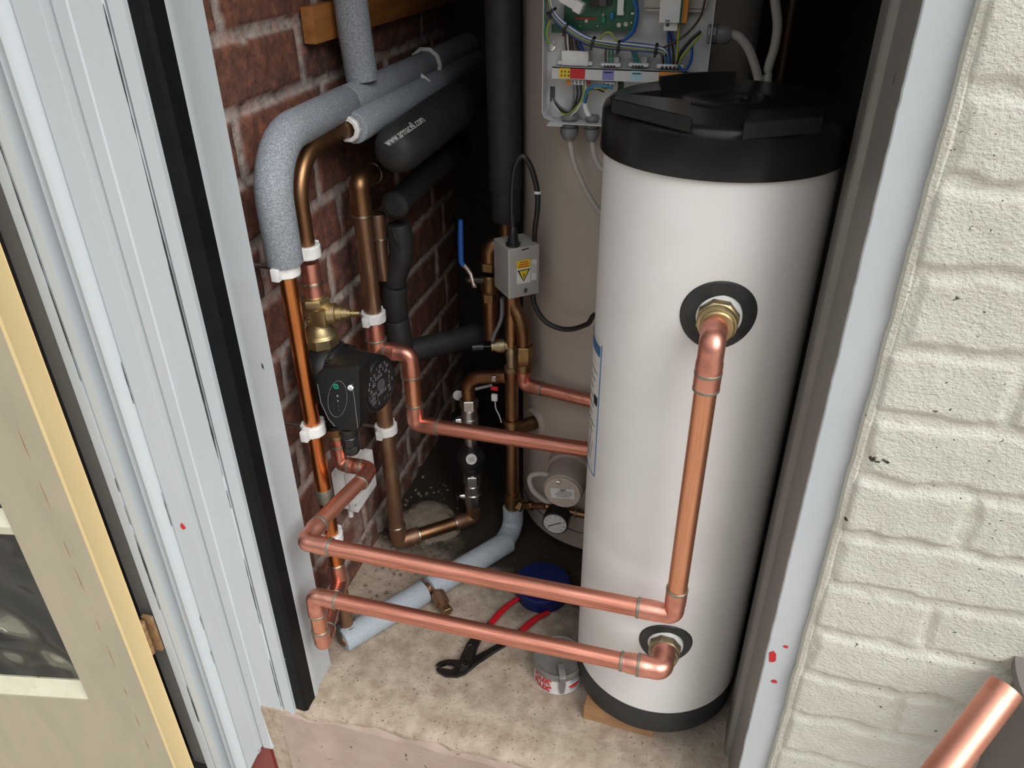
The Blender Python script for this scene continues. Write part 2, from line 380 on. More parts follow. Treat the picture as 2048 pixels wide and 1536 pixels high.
def rows_left(u, v):
    k = math.floor((.972-v)/.0835); f = (.972-v)/.0835-k
    off = .37 if k % 2 == 0 else .193+.01*nz(k*1.7, 0)
    q = (u-off)/.2325; i = math.floor(q); g = q-i
    return k, i, min(f, 1-f)*.0835 if min(f, 1-f)*.0835 < min(g, 1-g)*.2325 else min(g, 1-g)*.2325
def col_left(u, v, t, k, i, tone):
    r = random.Random(k*91+i*7).random(); r2 = random.Random(k*31+i*57+5).random()
    base = V((.185, .078, .052)).lerp(V((.105, .060, .048)), r)
    base = base.lerp(V((.235, .10, .055)), sstep(.1, .6, nz(u*17, v*17, k))*.7*r2)
    base = base.lerp(V((.10, .055, .05)), sstep(0, .6, nz(u*28, v*28, 7))*.4)
    mort = V((.50, .42, .375)).lerp(V((.34, .28, .245)), .5+.5*nz(u*55, v*55, 2))
    c = mort.lerp(base, sstep(.25, .8, t))
    wash = sstep(.28, .0, v)*sstep(-.1, .35, nz(u*22, v*22, 11))      # lime and splashed mortar low on the wall
    return c.lerp(V((.40, .32, .27)), wash*.75)
wl = brickfield('wall_left', M['brick'], .03, .97, -.01, 1.3, .0042, lambda u, v, h: (h-.0065, u, v), rows_left, .0056, .0050, .0042, col_left, .0032, .0010)

def rows_white(u, v):
    q = (.987-v)/.0717; k = math.floor(q); f = q-k
    if k % 2 == 1: off = .857
    else: off = .985
    if k in (1,): off = .9
    a = (u-off)/.235; i = math.floor(a); g = a-i
    d2 = min(g, 1-g)*.235
    return k, i, min(min(f, 1-f)*.0717, d2)
ww = brickfield('wall_front', M['whitebrick'], .738, 1.22, -.3, 1.35, .0034,
                lambda u, v, h: (u, -.010-h*sstep(.742, .757, u)+.012*sstep(.752, .742, u), v), rows_white, .0050, .0036, .0030, lambda *a: (.6, .6, .5), .006, .0009)
ceil_z = 1.75
# plain masonry behind the relief
b = MB(); b.box((.985+.01, .0, .5), (.53-.02, .01, 2.4)); b.bm.free()
def slab(name, x0, x1, y0, y1, z0, z1, mt):
    q = MB(); q.box(((x0+x1)/2, (y0+y1)/2, (z0+z1)/2), (x1-x0, y1-y0, z1-z0)); return struct(name, q, mt)
slab('wall_back', -.2, 1.0, .97, 1.05, -.3, ceil_z, M['shade_wall'])
slab('wall_right', .765, .9, .003, .97, -.3, ceil_z, M['shade_wall'])
slab('ceiling', -.2, 1.0, .12, 1.05, ceil_z, ceil_z+.08, M['shade_wall'])
slab('wall_lintel_unseen', -.6, 1.6, .0, .12, 1.46, 2.5, M['shade_wall'])  # unseen wall over the opening, set low to keep the cupboard dark
slab('ground', -5, 6, -7, .03, -.36, -.30, M['ground'])

# closet floor slab with a worn front edge
def floor_slab():
    mb = MB(); bm = mb.bm; res = .007; x0, x1 = -.03, .76; nx = int((x1-x0)/res); ny = int(.97/res)
    g = []
    for i in range(nx+1):
        x = x0+(x1-x0)*i/nx; e = .010+nz(x*14, 1)*.008+nz(x*45, 2)*.004; row = []
        e -= .012*sstep(.12, .04, x)
        for j in range(ny+1):
            y = e+(.975-e)*j/ny
            z = nz(x*9, y*9, 1)*.0022+nz(x*60, y*60, 4)*.0007
            z -= sstep(.02, 0, y-e)*.006
            row.append(bm.verts.new((x, y, z)))
        g.append([bm.verts.new((x, e+.006, -.30)), bm.verts.new((x, e-.001, -.016))]+row)
    for i in range(nx):
        for j in range(len(g[0])-1): bm.faces.new((g[i][j], g[i+1][j], g[i+1][j+1], g[i][j+1]))
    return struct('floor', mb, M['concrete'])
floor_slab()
q = MB(); bm = q.bm; g = []
for i in range(81):
    x = .004+.758*i/80; top = -.013+nz(x*22, 4)*.006-.03*sstep(.05, -.01, x)*0
    g.append([bm.verts.new((x, .001+nz(x*12, 9)*.004-.004*sstep(.1, .04, x), z if z < -.02 else top)) for z in (-.3, -.2, -.12, -.06, -.01)]+[bm.verts.new((x, .02, top+.001))])
for i in range(80):
    for j in range(5): bm.faces.new((g[i][j], g[i+1][j], g[i+1][j+1], g[i][j+1]))
struct('trim_step_riser', q, M['riser'])

# left door frame: moulded boards standing upright
def extrude_plan(name, poly, z0, z1, mt, parent=None, zb=None):
    mb = MB(); a = []; b_ = []
    for k, (x, y) in enumerate(poly):
        zz = z0 if zb is None else zb(x)
        a.append(mb.bm.verts.new((x, y, zz))); b_.append(mb.bm.verts.new((x, y, z1)))
    mb.bridge(a, b_); mb.cap(a); mb.cap(b_)
    return struct(name, mb, mt, parent, sharp=25)
ZT = 1.45
prof = [(-.189, .10), (-.189, .004), (-.186, 0), (-.171, 0), (-.1695, .007), (-.1675, .007), (-.166, 0), (-.152, 0), (-.149, .02), (-.137, .021), (-.1335, .003), (-.131, .0), (-.1275, .004), (-.125, .0045)]
for k in range(9):
    t = k/8; prof.append((-.123+.025*t, .0005-.0105*math.sin(PI*t)))
prof += [(-.0965, .006), (-.0955, .006), (-.0945, 0), (-.064, 0), (-.0625, 0.0)]
moulding = extrude_plan('trim_left_moulding', prof+[(-.0625, .10)], -.3, ZT, M['paint'], zb=lambda x: -.3+.15*sstep(-.135, -.062, x)+.006*nz(x*90, 2))
board = [(-.0625, .10), (-.0625, .001), (-.0535, .001), (-.0515, .0055), (-.0475, .0055), (-.0465, -.0015), (-.03, -.002), (-.0285, -.0005), (.0085, 0), (.0098, .002), (.0098, .10)]
bo_ = extrude_plan('trim_left_board', board, -.13, ZT, M['paint'], zb=lambda x: -.125+.065*sstep(-.03, .012, x)-.015*sstep(-.045, -.0625, x)+.006*nz(x*120, 7))
extrude_plan('trim_left_red_base', [(-.13, .09), (-.13, .0145), (-.05, .0075), (-.042, .0065), (-.0405, .009), (-.030, .009), (-.030, .09)], -.3, -.05, M['redpaint'])
extrude_plan('trim_left_edge', [(.0122, .10), (.0122, .003), (.0135, .001), (.031, .001), (.031, .10)], -.02, ZT, M['paint'])
extrude_plan('trim_left_jamb', [(.031, .10), (.031, .033), (.0505, .033), (.0515, .034), (.0515, .0455), (.0475, .055), (.0475, .099), (.0465, .1), (.02, .1)], -.003, ZT, M['paint'])
extrude_plan('trim_draught_strip', [(.031, .034), (.031, .0075), (.046, .0065), (.0495, .0085), (.0515, .0105), (.0525, .032), (.05, .034)], -.004, ZT, M['gloss_black'])
def cracks(parent, x, y, z0, z1, wmax, thr):
    zs = [z0+(z1-z0)*i/int((z1-z0)/.006) for i in range(int((z1-z0)/.006)+1)]; cur = []
    def flush():
        if len(cur) > 3:
            q = MB(); L_ = [V((x-w, y, z)) for z, w in cur]; R_ = [V((x+w, y, z)) for z, w in reversed(cur)]
            a = [q.bm.verts.new(p_) for p_ in L_]; b_ = [q.bm.verts.new(V((x+w, y, z))) for z, w in cur]
            for i in range(len(cur)-1): q.bm.faces.new((a[i], b_[i], b_[i+1], a[i+1]))
            build('paint_crack', q, M['crack'], parent)
    for z in zs:
        w = wmax*(nz(z*9, x*70)+thr+.35*nz(z*55, x*33))
        if w > .0002: cur.append((z, min(w, wmax)))
        else: flush(); cur = []
    flush()
cracks(bo_, .0102, -.0006, .42, ZT, .0016, .55); cracks(bo_, .0102, -.0006, -.02, .40, .0012, .35)
cracks(moulding, -.0960, -.0012, -.1, .75, .0022, -.02); cracks(moulding, -.1685, -.0006, -.1, ZT, .0016, .35)
# red flecks where paint has flaked
def flecks(name, pts, mt, parent, nrm):
    mb = MB(); a, u, v = frame(nrm)
    for p, w, h in pts:
        n = 9; ph = random.random()*6
        ring = [V(p)+u*(w*math.cos(2*PI*i/n)*(.55+.6*random.random()))+v*(h*math.sin(2*PI*i/n)*(.55+.6*random.random()))+a*.0007 for i in range(n)]
        mb.prism(ring, a*-.0012)
    o = build(name, mb, mt, parent); return o

# right door frame
pr = [(.7097, .0042), (.749, .0042), (.75, .02), (.75, .155), (.7035, .155), (.7035, .128), (.7028, .126), (.7028, .103), (.7045, .100), (.7097, .097)]
extrude_plan('trim_right_reveal', pr, -.03, ZT, M['brown_grey'])  # reveal coloured darker and browner than the front face
b = MB(); zs = [-.03+(ZT+.03)*i/180 for i in range(181)]; pv = None
for z in zs:
    e = .7095+.0009*nz(z*30, 3)+.0006*nz(z*90, 1); r_ = [b.bm.verts.new(q) for q in ((e, .0044, z), (e, .0008, z), (e+.0012, -.0002, z), (.746, .0, z), (.748, .0044, z))]
    if pv: b.bridge(pv, r_)
    else: b.cap(r_)
    pv = r_
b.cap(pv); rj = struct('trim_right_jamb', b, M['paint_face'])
flecks('paint_fleck', [(at(1545, 1315, Y=0), .006, .013), (at(1572, 1293, Y=0), .003, .003), (at(1548, 1362, Y=0), .004, .004)], M['redsticker'], rj, (0, -1, 0))
flecks('paint_fleck', [(at(366, 1053, Y=0), .004, .006)], M['redsticker'], moulding, (0, -1, 0))
q = MB(); q.box((.765, .06, .7), (.03, .11, 2.1)); struct('trim_right_packing', q, M['paint_face'])
q = MB()
q.tube([V((.7485+nz(z*17, 3)*.0022, -.004+nz(z*11, 8)*.002, z)) for z in [-.3+i*.015 for i in range(112)]], [.0062+.002*nz(i*.9, 1) for i in range(112)], 8)
struct('trim_paint_bead', q, M['whitebrick'])

# glazed cream door on the left, standing a little ajar of the wall line
DO = V((-.188, -.06, 0)); DU = V((-.982, -.189, 0)).normalized(); DW = V((-.189, .982, 0)).normalized(); DR = Matrix((DU, DW, V((0, 0, 1)))).transposed()
def dloc(x, y):
    p = at(x, y, P=DO, N=DW); return (p-DO).dot(DU), p.z
def dbox(mb, s0, s1, w0, w1, z0, z1, bevel=0):
    mb.box(DO+DU*((s0+s1)/2)+DW*((w0+w1)/2)+V((0, 0, (z0+z1)/2)), (s1-s0, w1-w0, z1-z0), DR, bevel, 2); return mb
sg = dloc(160, 1360)[0]; zg = dloc(150, 1385)[1]; zbar = dloc(20, 1055)[1]; zbot = -.245
door = thing('door_1', 'cream glazed door', 'door', (DO.x, DO.y, zbot)); del door['label']; del door['category']; door['kind'] = 'structure'
build('stile', dbox(MB(), .003, sg, 0, .036, zbot, ZT), M['beige'], door)
build('bottom_rail', dbox(MB(), sg, .62, .0005, .035, zbot, zg-.02), M['beige'], door)
build('edge_strip_lit', dbox(MB(), -.0012, .004, .0005, .040, zbot, ZT, .001), M['cream'], door)
bd = MB(); bd.prism([DO+DU*sg+V((0, 0, zg-.022))+DW*.002, DO+DU*sg+V((0, 0, zg+.006))+DW*.022, DO+DU*sg+V((0, 0, zg-.022))+DW*.03], DU*.42)
build('glazing_bead', bd, M['palebead'], door)
bd = MB(); bd.prism([DO+DU*sg+V((0, 0, zbar-.017))+DW*.004, DO+DU*sg+V((0, 0, zbar-.002))+DW*.002, DO+DU*sg+V((0, 0, zbar+.016))+DW*.02, DO+DU*sg+V((0, 0, zbar-.017))+DW*.03], DU*.42)
build('glazing_bar', bd, M['palebead'], door)
bd = MB(); bd.prism([DO+DU*(sg-.001)+V((0, 0, zg-.02))+DW*.002, DO+DU*(sg+.006)+V((0, 0, zg-.02))+DW*.022, DO+DU*(sg-.001)+V((0, 0, zg-.02))+DW*.03], V((0, 0, 1.4)))
build('glazing_bead', bd, M['palebead'], door)
build('pane', dbox(MB(), sg-.003, .6, .020, .024, zg-.02, ZT), M['glass'], door)
for k in range(9):
    z0 = -.12+k*.075+random.uniform(0, .03); L_ = random.uniform(.02, .055); s0 = .033+.002*nz(k, 5)
    q = MB(); q.prism([DO+DU*(s0-.0005)+DW*-.0002+V((0, 0, z0)), DO+DU*(s0+.0005)+DW*-.0002+V((0, 0, z0+L_*.4)), DO+DU*s0+DW*-.0002+V((0, 0, z0+L_)), DO+DU*(s0-.0007)+DW*-.0002+V((0, 0, z0+L_*.5))], DW*.0004); build('paint_crack', q, M['rust'], door)
hg = at(330, 1290, Y=-.02)
hb = MB()
for k in range(4): hb.rcyl((-.199, -.016, hg.z-.035+k*.018), (-.199, -.016, hg.z-.019+k*.018), .0065, .001, 14)
hb.box((-.196, -.004, hg.z), (.018, .006, .075)); build('hinge', hb, M['rust'], door)
# wall return and dark room beyond the glass
q = MB(); q.box((-.72, .62, .55), (1.3, .02, 2.2)); q.box((-.215, .36, .55), (.02, .5, 2.2)); q.box((-1.36, .2, .55), (.02, .9, 2.2)); q.box((-.76, .20, ZT+.06), (1.2, .86, .02)); q.box((-.76, .26, -.28), (1.2, .74, .02)); struct('wall_house', q, M['shade_wall'])
slab('wall_pier', -.235, -.19, .02, .14, -.3, ZT, M['brown_grey'])
b = MB(); b.prism([DO+DU*-.03+DW*-.02+V((0, 0, -.262)), DO+DU*.7+DW*-.03+V((0, 0, -.262)), DO+DU*.7+DW*.12+V((0, 0, -.262)), DO+DU*-.03+DW*.06+V((0, 0, -.262))], V((0, 0, -.05)))
struct('trim_sill', b, M['riser'])
# ------------------------------------------------------------------ pipework on the left wall
def solder_ring(parent, c, ax, r, mt='solder', w=.0042):
    return build('solder_ring', MB().ring(c, ax, r*.98, w*.95, r*.185, 28), M[mt], parent)
def elbow(root, P, u, v, r, R=None, s=None, mt='copper_elbow', ring='solder', rings=(1, 1)):
    """u: unit direction coming in, v: going out"""
    P, u, v = V(P), V(u).normalized(), V(v).normalized(); R = R or r*2.3; s = s or r*1.7
    pts = [P-u*(R+s), P-u*(R+s*.15)]; rs = [r*1.13, r*1.13]
    arc = fillet([P-u*(R+.0001), P, P+v*(R+.0001)], R*.999, 10)
    for k, q in enumerate(arc): pts.append(q); rs.append(r*1.075)
    pts += [P+v*(R+s*.15), P+v*(R+s)]; rs += [r*1.13, r*1.13]
    e = build('elbow', MB().tube(pts, rs, 24), M[mt], root)
    if rings[0]: solder_ring(e, P-u*(R+s), u, r, ring)
    if rings[1]: solder_ring(e, P+v*(R+s), v, r, ring)
    return e, P-u*(R+s*.5), P+v*(R+s*.5)
def run(root, nodes, r, mats, R=None, s=None, el='copper_elbow', ring='solder', ends=(0, 0)):
    """straight tubes with an end-feed elbow at every inner node"""
    nodes = [V(n) for n in nodes]; starts = [nodes[0]]; stops = []
    for i in range(1, len(nodes)-1):
        u = (nodes[i]-nodes[i-1]).normalized(); v = (nodes[i+1]-nodes[i]).normalized()
        _, a, b_ = elbow(root, nodes[i], u, v, r, R, s, el, ring); stops.append(a); starts.append(b_)
    stops.append(nodes[-1])
    for i in range(len(starts)):
        if (stops[i]-starts[i]).dot(nodes[i+1]-nodes[i]) > .004:
            build('tube', MB().cyl(starts[i], stops[i], r, None, 28), M[mats[min(i, len(mats)-1)]], root)
def clip(c, r, label, ax=(0, 0, 1), back=None, w=.018, group='white pipe clips'):
    """hinged plastic pipe clip: band, latch lug, hinge lug and stem back to the wall (toward -X)"""
    c = V(c); t = thing('pipe_clip', label, 'pipe clip', (0.0, c.y, c.z), group)
    b = MB(); n = 10
    b.ring(c, ax, r+.0006, w, .0062, n)
    build('band', b, M['dirtywhite'], t)
    b = MB(); b.box(c+V((-.002, -(r+.010), 0)), (.011, .010, w*.95), None, .0015, 2)
    build('hinge', b, M['dirtywhite'], t)
    b = MB(); b.box(c+V((.002, r+.0075, .0)), (.011, .0045, w*.95), None, .0008); b.box(c+V((r*.55+.004, r*.55+.003, 0)), (.006, .004, w*.98), Matrix.Rotation(-.8, 3, 'Z'), .0008)
    build('latch', b, M['dirtywhite'], t)
    b = MB(); L = c.x-r-.003
    b.cyl((0.0, c.y, c.z), (c.x-r-.003, c.y, c.z), .0035, None, 12); b.cyl((0.0, c.y, c.z), (.004, c.y, c.z), .008, None, 16)
    build('stem', b, M['nickel'], t)
    return t
def sleeve(pts, r, ends=(1, 1)):
    """foam tube whose cut ends are slightly rounded so that joints read as seams"""
    pts = [V(p) for p in pts]; rs = list(r) if isinstance(r, (list, tuple)) else [r]*len(pts)
    if ends[0]: d = (pts[1]-pts[0]).normalized(); pts = [pts[0], pts[0]+d*.0006, pts[0]+d*.0022]+pts[1:]; rs = [rs[0]-.0022, rs[0]-.0008, rs[0]]+rs[1:]
    if ends[1]: d = (pts[-2]-pts[-1]).normalized(); pts = pts[:-1]+[pts[-1]+d*.0022, pts[-1]+d*.0006, pts[-1]]; rs = rs[:-1]+[rs[-1], rs[-1]-.0008, rs[-1]-.0022]
    return MB().tube(pts, rs, 28)
RX = .057; RY = at(600, 700, X=RX).y
r22, r28 = .0115, .0143

# 1. riser with grey lagging on its upper bend
zc = at(556, 533, X=RX).z; zc2 = at(618, 866, X=RX).z
t = thing('lagged_pipe', 'copper riser nearest the left door frame, its top bend in thick grey foam', 'pipe', (RX, RY, .0))
zt = at(672, 1158, X=RX).z                       # tee height
ZM = .865
build('tube', MB().cyl((RX, RY, zt+.012), (RX, RY, zc+.05), r22, None, 28), M['copper_orange'], t)
lab(build('lower_tube', MB().cyl((RX, RY, .018), (RX, RY, zt-.012), r22, None, 28), M['copper_dull'], t), 'stained lower copper tube')
lab(build('solder_collar', MB().lathe((RX, RY, at(652, 985, X=RX).z-.013), (0, 0, 1), [(0, r22+.0006), (.003, r22+.0016), (.023, r22+.0016), (.026, r22+.0006)], 28), M['solder'], t), 'dull grey solder wiped collar')
L2 = at(628, 1196, Y=.030).x; TB = V((RX, RY, zt-.014)); TD = (V((L2, .030, zt-.018))-TB).normalized()
tee = build('tee', MB().lathe((RX, RY, zt-.027), (0, 0, 1), [(0, r22*1.13), (.054, r22*1.13)], 28).cyl(TB, TB+TD*.030, r22*1.13, None, 28), M['copper_elbow'], t)
solder_ring(tee, (RX, RY, zt+.027), (0, 0, 1), r22, 'solder_bright'); solder_ring(tee, TB+TD*.030, TD, r22, 'solder_bright')
fp = fillet([(RX, RY, zc-.003), (RX, RY, ZM), (RX-.008, RY+.235, ZM)], .115, 14)
fo = build('foam_sleeve', sleeve(fp, .0235), M['foam'], t); lab(fo, 'grey foam sleeve bent round the corner')
ys = at(705, 205, X=RX-.006).y; ye = at(853, 140, X=.05).y
fo2 = build('foam_sleeve', sleeve([(RX-.008, RY+.2360, ZM), (RX-.008, ye, ZM)], .0230), M['foam'], t)
build('foam_sleeve', MB().tube([(RX-.008, ye+.004, ZM), (RX-.008, .955, ZM)], .0230, 28), M['foam'], t)
build('seam_slit', MB().tube([(RX+.0225*math.cos(.25)-.008*i/12, RY+.245+(ye-RY-.25)*i/12, ZM-.0225*math.sin(.55)+.0006*nz(i, 3)) for i in range(13)], .0011, 6), M['crack'], fo2)
clip((RX, RY, zc-.010), r22, 'white clip just under the grey foam sleeve of the left riser')
clip((RX, RY, zc2), r22, 'white clip on the orange riser left of the pump')
clip((RX, RY, at(640, 1108, X=RX).z), r22, 'lowest white clip on the riser, mostly hidden by the upper cross pipe')
clip((RX-.008, ye+.002, ZM), .0235, 'white clip at the foam joint far back on the upper grey run', (0, 1, 0), w=.006)

# 2. vertical grey lagged pipe rising through the top of the view
vy = at(712, 100, X=RX-.006).y
t = thing('lagged_pipe', 'straight grey foam pipe rising out of the top of the picture past the batten', 'pipe', (RX-.006, vy, ZM+.02))
build('foam_sleeve', MB().tube([(RX-.004, vy+.006, ZM+.0225), (RX-.006, vy+.002, .95), (RX-.008, vy-.004, 1.12), (RX-.008, vy-.006, 1.4)], .0238, 28), M['foam'], t)
build('tube', MB().cyl((RX-.008, vy-.006, 1.35), (RX-.008, vy-.006, 1.93), r22, None, 20), M['copper_dull'], t)

# 3. bent bare pipe with its valve and pump
PY = at(640, 665, X=RX).y
tv = thing('bent_pipe', 'bare brown copper pipe sweeping down beside the grey foam bend into a brass valve', 'pipe', (RX, PY, .6))
Z2 = at(697, 258, X=.068).z; yE = at(697, 258, X=.068).y
zv = at(628, 598, X=RX).z
zc3 = at(617, 500, X=RX).z
bp = fillet([(RX, PY, zc3-.01), (RX, PY, Z2), (.068, yE+.06, Z2)], .105, 16)
build('tube', MB().tube(bp, r22, 24), M['copper_brown'], tv)
sl_ = build('slip_coupling', MB().lathe((RX, PY, zv-.004), (0, 0, 1), [(0, r22*1.16), (.020, r22*1.16), (.023, r22*1.08), (.026, r22*1.16), (zc3-.012-zv, r22*1.16)], 28), M['copper_elbow'], tv)
lab(sl_, 'pink copper coupling'); solder_ring(sl_, (RX, PY, zv+.0245), (0, 0, 1), r22*1.09, 'solder_bright')
f2 = build('foam_sleeve', sleeve([(.072, yE+.006, Z2), (.070, .955, Z2-.002)], [.0225, .0215]), M['foam'], tv); lab(f2, 'grey foam sleeve under the main grey run')
build('split', MB().tube([(.069+.0215*math.cos(-.9), yE+.012+.1*i/8, Z2+.0215*math.sin(-.9)+.0012*nz(i*.8, 2)) for i in range(9)], .0016, 6), M['crack'], f2)
clip((RX, PY, zc3), r22, 'white clip on the bent brown pipe above the brass valve')
clip((.068, yE-.001, Z2), r22, 'white clip where the bent pipe enters its grey foam', (0, 1, 0), w=.009)
clip((.0625, at(832, 176, X=.06).y, Z2), .0222, 'white clip on the lower grey foam run under the main one', (0, 1, 0), w=.006)

zn = at(643, 672, X=RX).z                        # union nut middle
pv = thing('pump_valve', 'brass gate valve with a bare spindle, screwed onto the top of the black pump', 'valve', (RX, PY, zn-.012))
b = MB(); b.lathe((RX, PY, zn+.006), (0, 0, 1), [(0, .0225), (.004, .0225), (.012, .0165), (.018, .0150), (.040, .0150), (.046, .0165)], 32)
b.box((RX+.004, PY, zn+.036), (.031, .030, .026), None, .003, 2)
build('body', b, M['brass'], pv)
b = MB(); b.hexn((RX, PY, zn+.050), (RX, PY, zv+.002), .0205, .0025, 6, .3); b.ring((RX, PY, zv+.003), (0, 0, 1), .0125, .005, .003, 24)
build('hex_collar', b, M['brass'], pv)
b = MB(); b.hexn((RX, PY, zn-.013), (RX, PY, zn+.007), .0262, .003, 8, .2); b.lathe((RX, PY, zn+.006), (0, 0, 1), [(0, .0245), (.003, .023), (.0032, .0205)], 32)
build('union_nut', b, M['brass'], pv)
sx = V((.93, .22, .02)).normalized(); so0 = V((RX, PY, zn+.037))
b = MB(); b.lathe(so0, sx, [(.014, .0150), (.027, .0150), (.028, .0135), (.0285, .0115), (.036, .0115), (.0365, .0095)], 28)
build('bonnet', b, M['brass'], pv)
b = MB(); b.lathe(so0, sx, [(.036, .0092), (.044, .0092), (.0445, .0065), (.048, .0065), (.0483, .0035), (.051, .0035), (.0512, .0052), (.053, .0052), (.0532, .0034), (.061, .0030)], 20)
build('spindle', b, M['brass'], pv)
tm = text_mesh('CP-A', .008, .0002, .0006); b = MB(); b.merge_mesh(tm, basis(so0+V((-.004, -.0152, .001)), (0, 0, 1), (-1, 0, 0))); build('lettering', b, M['brass'], pv)

# 4. circulating pump
zp = at(700, 765, X=.10).z; pz = .519
pump = thing('circulating_pump', 'black circulating pump with a control box, screwed between brass valves', 'pump', (RX, PY, pz))
zl = at(664, 868, X=RX).z
b = MB(); b.lathe((.028, PY, pz), (1, 0, 0), [(0, .034), (.006, .046), (.03, .050), (.046, .048), (.052, .043)], 36)
b.cyl((RX, PY, zl+.015), (RX, PY, zn-.012), .0205, None, 28); b.rcyl((RX, PY, zn-.018), (RX, PY, zn-.012), .0248, .0015)
b.rcyl((RX, PY, zl+.013), (RX, PY, zl+.02), .0235, .0015)
build('volute', b, M['pumpblack'], pump)
me_ = V((.150, .226, pz-.006))
b = MB(); b.lathe((.080, PY-.004, pz), (1, -.14, -.02), [(0, .046), (.004, .047), (.008, .043), (.010, .0425), (.066, .0425), (.069, .0415), (.0715, .0395), (.0716, .0385), (.0705, .0382), (.0704, .001)], 44)
for a_ in (.6, 2.2, 3.9, 5.4): b.cyl((.078, PY-.004+.045*math.cos(a_), pz+.045*math.sin(a_)), (.092, PY-.004+.045*math.cos(a_), pz+.045*math.sin(a_)), .0048, None, 10)
mo = build('motor', b, M['pumpblack'], pump)
b = MB(); ax = V((1, -.14, -.02)).normalized(); ec = V((.080, PY-.004, pz))+ax*.0706
pl = build('rating_plate', MB().cyl(ec, ec+ax*.0008, .0355, None, 40), M['ink'], pump)
b = MB(); b.cyl(ec+ax*.0008, ec+ax*.0016, .0095, None, 24); build('vent_plug', b, M['darkgrey'], pl)
# small pale print in blocks round the plate
pu = V((.14, 1, 0)).normalized(); pvv = ax.cross(pu).normalized(); pvv = pvv if pvv.z > 0 else -pvv
b = MB()
rr = random.Random(5)
for row in range(9):
    y = .028-row*.007
    half = math.sqrt(.0325**2-y*y)
    x = -half
    while x < half-.002:
        L = rr.uniform(.0010, .0035); x2 = min(x+L, half)
        if (x*x+y*y > .0125**2 and x2*x2+y*y > .0125**2) and not (abs(y) < .013 and x > -.004 and x < .018) and rr.random() < .6:
            o = ec+ax*.0010
            for yy in (0, .0030):
                b.quad(o+pu*x+pvv*(y+yy), o+pu*x2+pvv*(y+yy), o+pu*x2+pvv*(y+yy+.0008), o+pu*x+pvv*(y+yy+.0008))
        x = x2+rr.uniform(.0008, .002)
build('small_print', b, M['paleink'], pl)
# control box on the front of the motor
cy0 = .152; F3 = lambda x, z, y=cy0: V((x, y, z))
q_ = [at(*p, Y=cy0-.012) for p in ((632, 754), (650, 737), (712, 733), (718, 742), (721, 846), (714, 862), (678, 862), (656, 838), (640, 806))]
ctr = sum(q_, V())/len(q_)
b = MB(); mid = [ctr+(p-ctr)*1.03+V((0, .008, 0)) for p in q_]; bk = [ctr+(p-ctr)*1.03+V((0, .034, .0)) for p in q_]
R0 = [b.bm.verts.new(p) for p in q_]; R1 = [b.bm.verts.new(p) for p in mid]; R2 = [b.bm.verts.new(p) for p in bk]
b.bridge(R0, R1); b.bridge(R1, R2); b.cap(R0); b.cap(R2)
bmesh.ops.bevel(b.bm, geom=[e for e in b.bm.edges if e.verts[0] in R0 and e.verts[1] in R0], offset=.003, segments=2, affect='EDGES', profile=.6)
cb = build('control_box', b, M['pumpblack'], pump, sharp=30)
yf = cy0-.0125
def fpt(x, y, d=0): return at(x, y, Y=yf-d)
b = MB()
el_ = [fpt(675+19*math.cos(2*PI*i/40)*1.0+6*math.sin(2*PI*i/40)*-.35, 798+36*math.sin(2*PI*i/40)) for i in range(41)]
b.tube(el_, .0004, 6); build('display_outline', b, M['dimink'], cb)
gc = fpt(671.5, 773, .0002)
gr = build('status_ring', MB().ring(gc, (0, 1, 0), .0026, .0008, .0017, 24), M['green'], cb)
tm = text_mesh('A', .0038, .0001, .0002); b = MB(); b.merge_mesh(tm, basis(gc+V((0, -.0006, 0)), (1, 0, 0), (0, 0, 1))); build('symbol', b, M['green'], gr)
for sx_, sy_, s_ in ((675, 792, 'III'), (676, 802, 'II'), (677, 812, 'I'), (678, 821, 'I')):
    tm = text_mesh(s_, .0032, .0001, .0001); b = MB(); b.merge_mesh(tm, basis(fpt(sx_, sy_, .0004), (1, 0, .2), (-.2, 0, 1))); build('speed_mark', b, M['paleink'] if s_ != 'I' else M['dimink'], cb)
b = MB(); b.rcyl(fpt(701, 776), fpt(701, 776, .002), .0042, .0006, 16); b.box(fpt(701, 776, .0022), (.006, .001, .001), Matrix.Rotation(.6, 3, 'Y')); b.box(fpt(701, 776, .0022), (.001, .001, .006), Matrix.Rotation(.6, 3, 'Y')); build('screw', b, M['chrome'], cb)
build('moulding_line', MB().tube([fpt(704, 768), fpt(709, 800), fpt(713, 835), fpt(716, 856)], .0006, 6), M['dimink'], cb)
build('moulding_line', MB().tube([fpt(635, 768), fpt(642, 806), fpt(657, 838), fpt(670, 853)], .0006, 6), M['dimink'], cb)
g0 = at(697, 858, Y=cy0+.006); g1 = at(694, 912, Y=cy0+.006)
ga = (V((g1.x, g1.y, g1.z))-g0).normalized(); ga = V((0, 0, -1))
b = MB(); b.lathe(g0+V((0, 0, .004)), ga, [(0, .0125), (.009, .0125), (.0095, .0135), (.012, .0135), (.0125, .0122)], 28)
b.hexn(g0+ga*.010, g0+ga*.026, .0142, .0015, 8); b.hexn(g0+ga*.0275, g0+ga*.041, .0126, .002, 8, .3)
build('cable_gland', b, M['blackplastic'], pump)

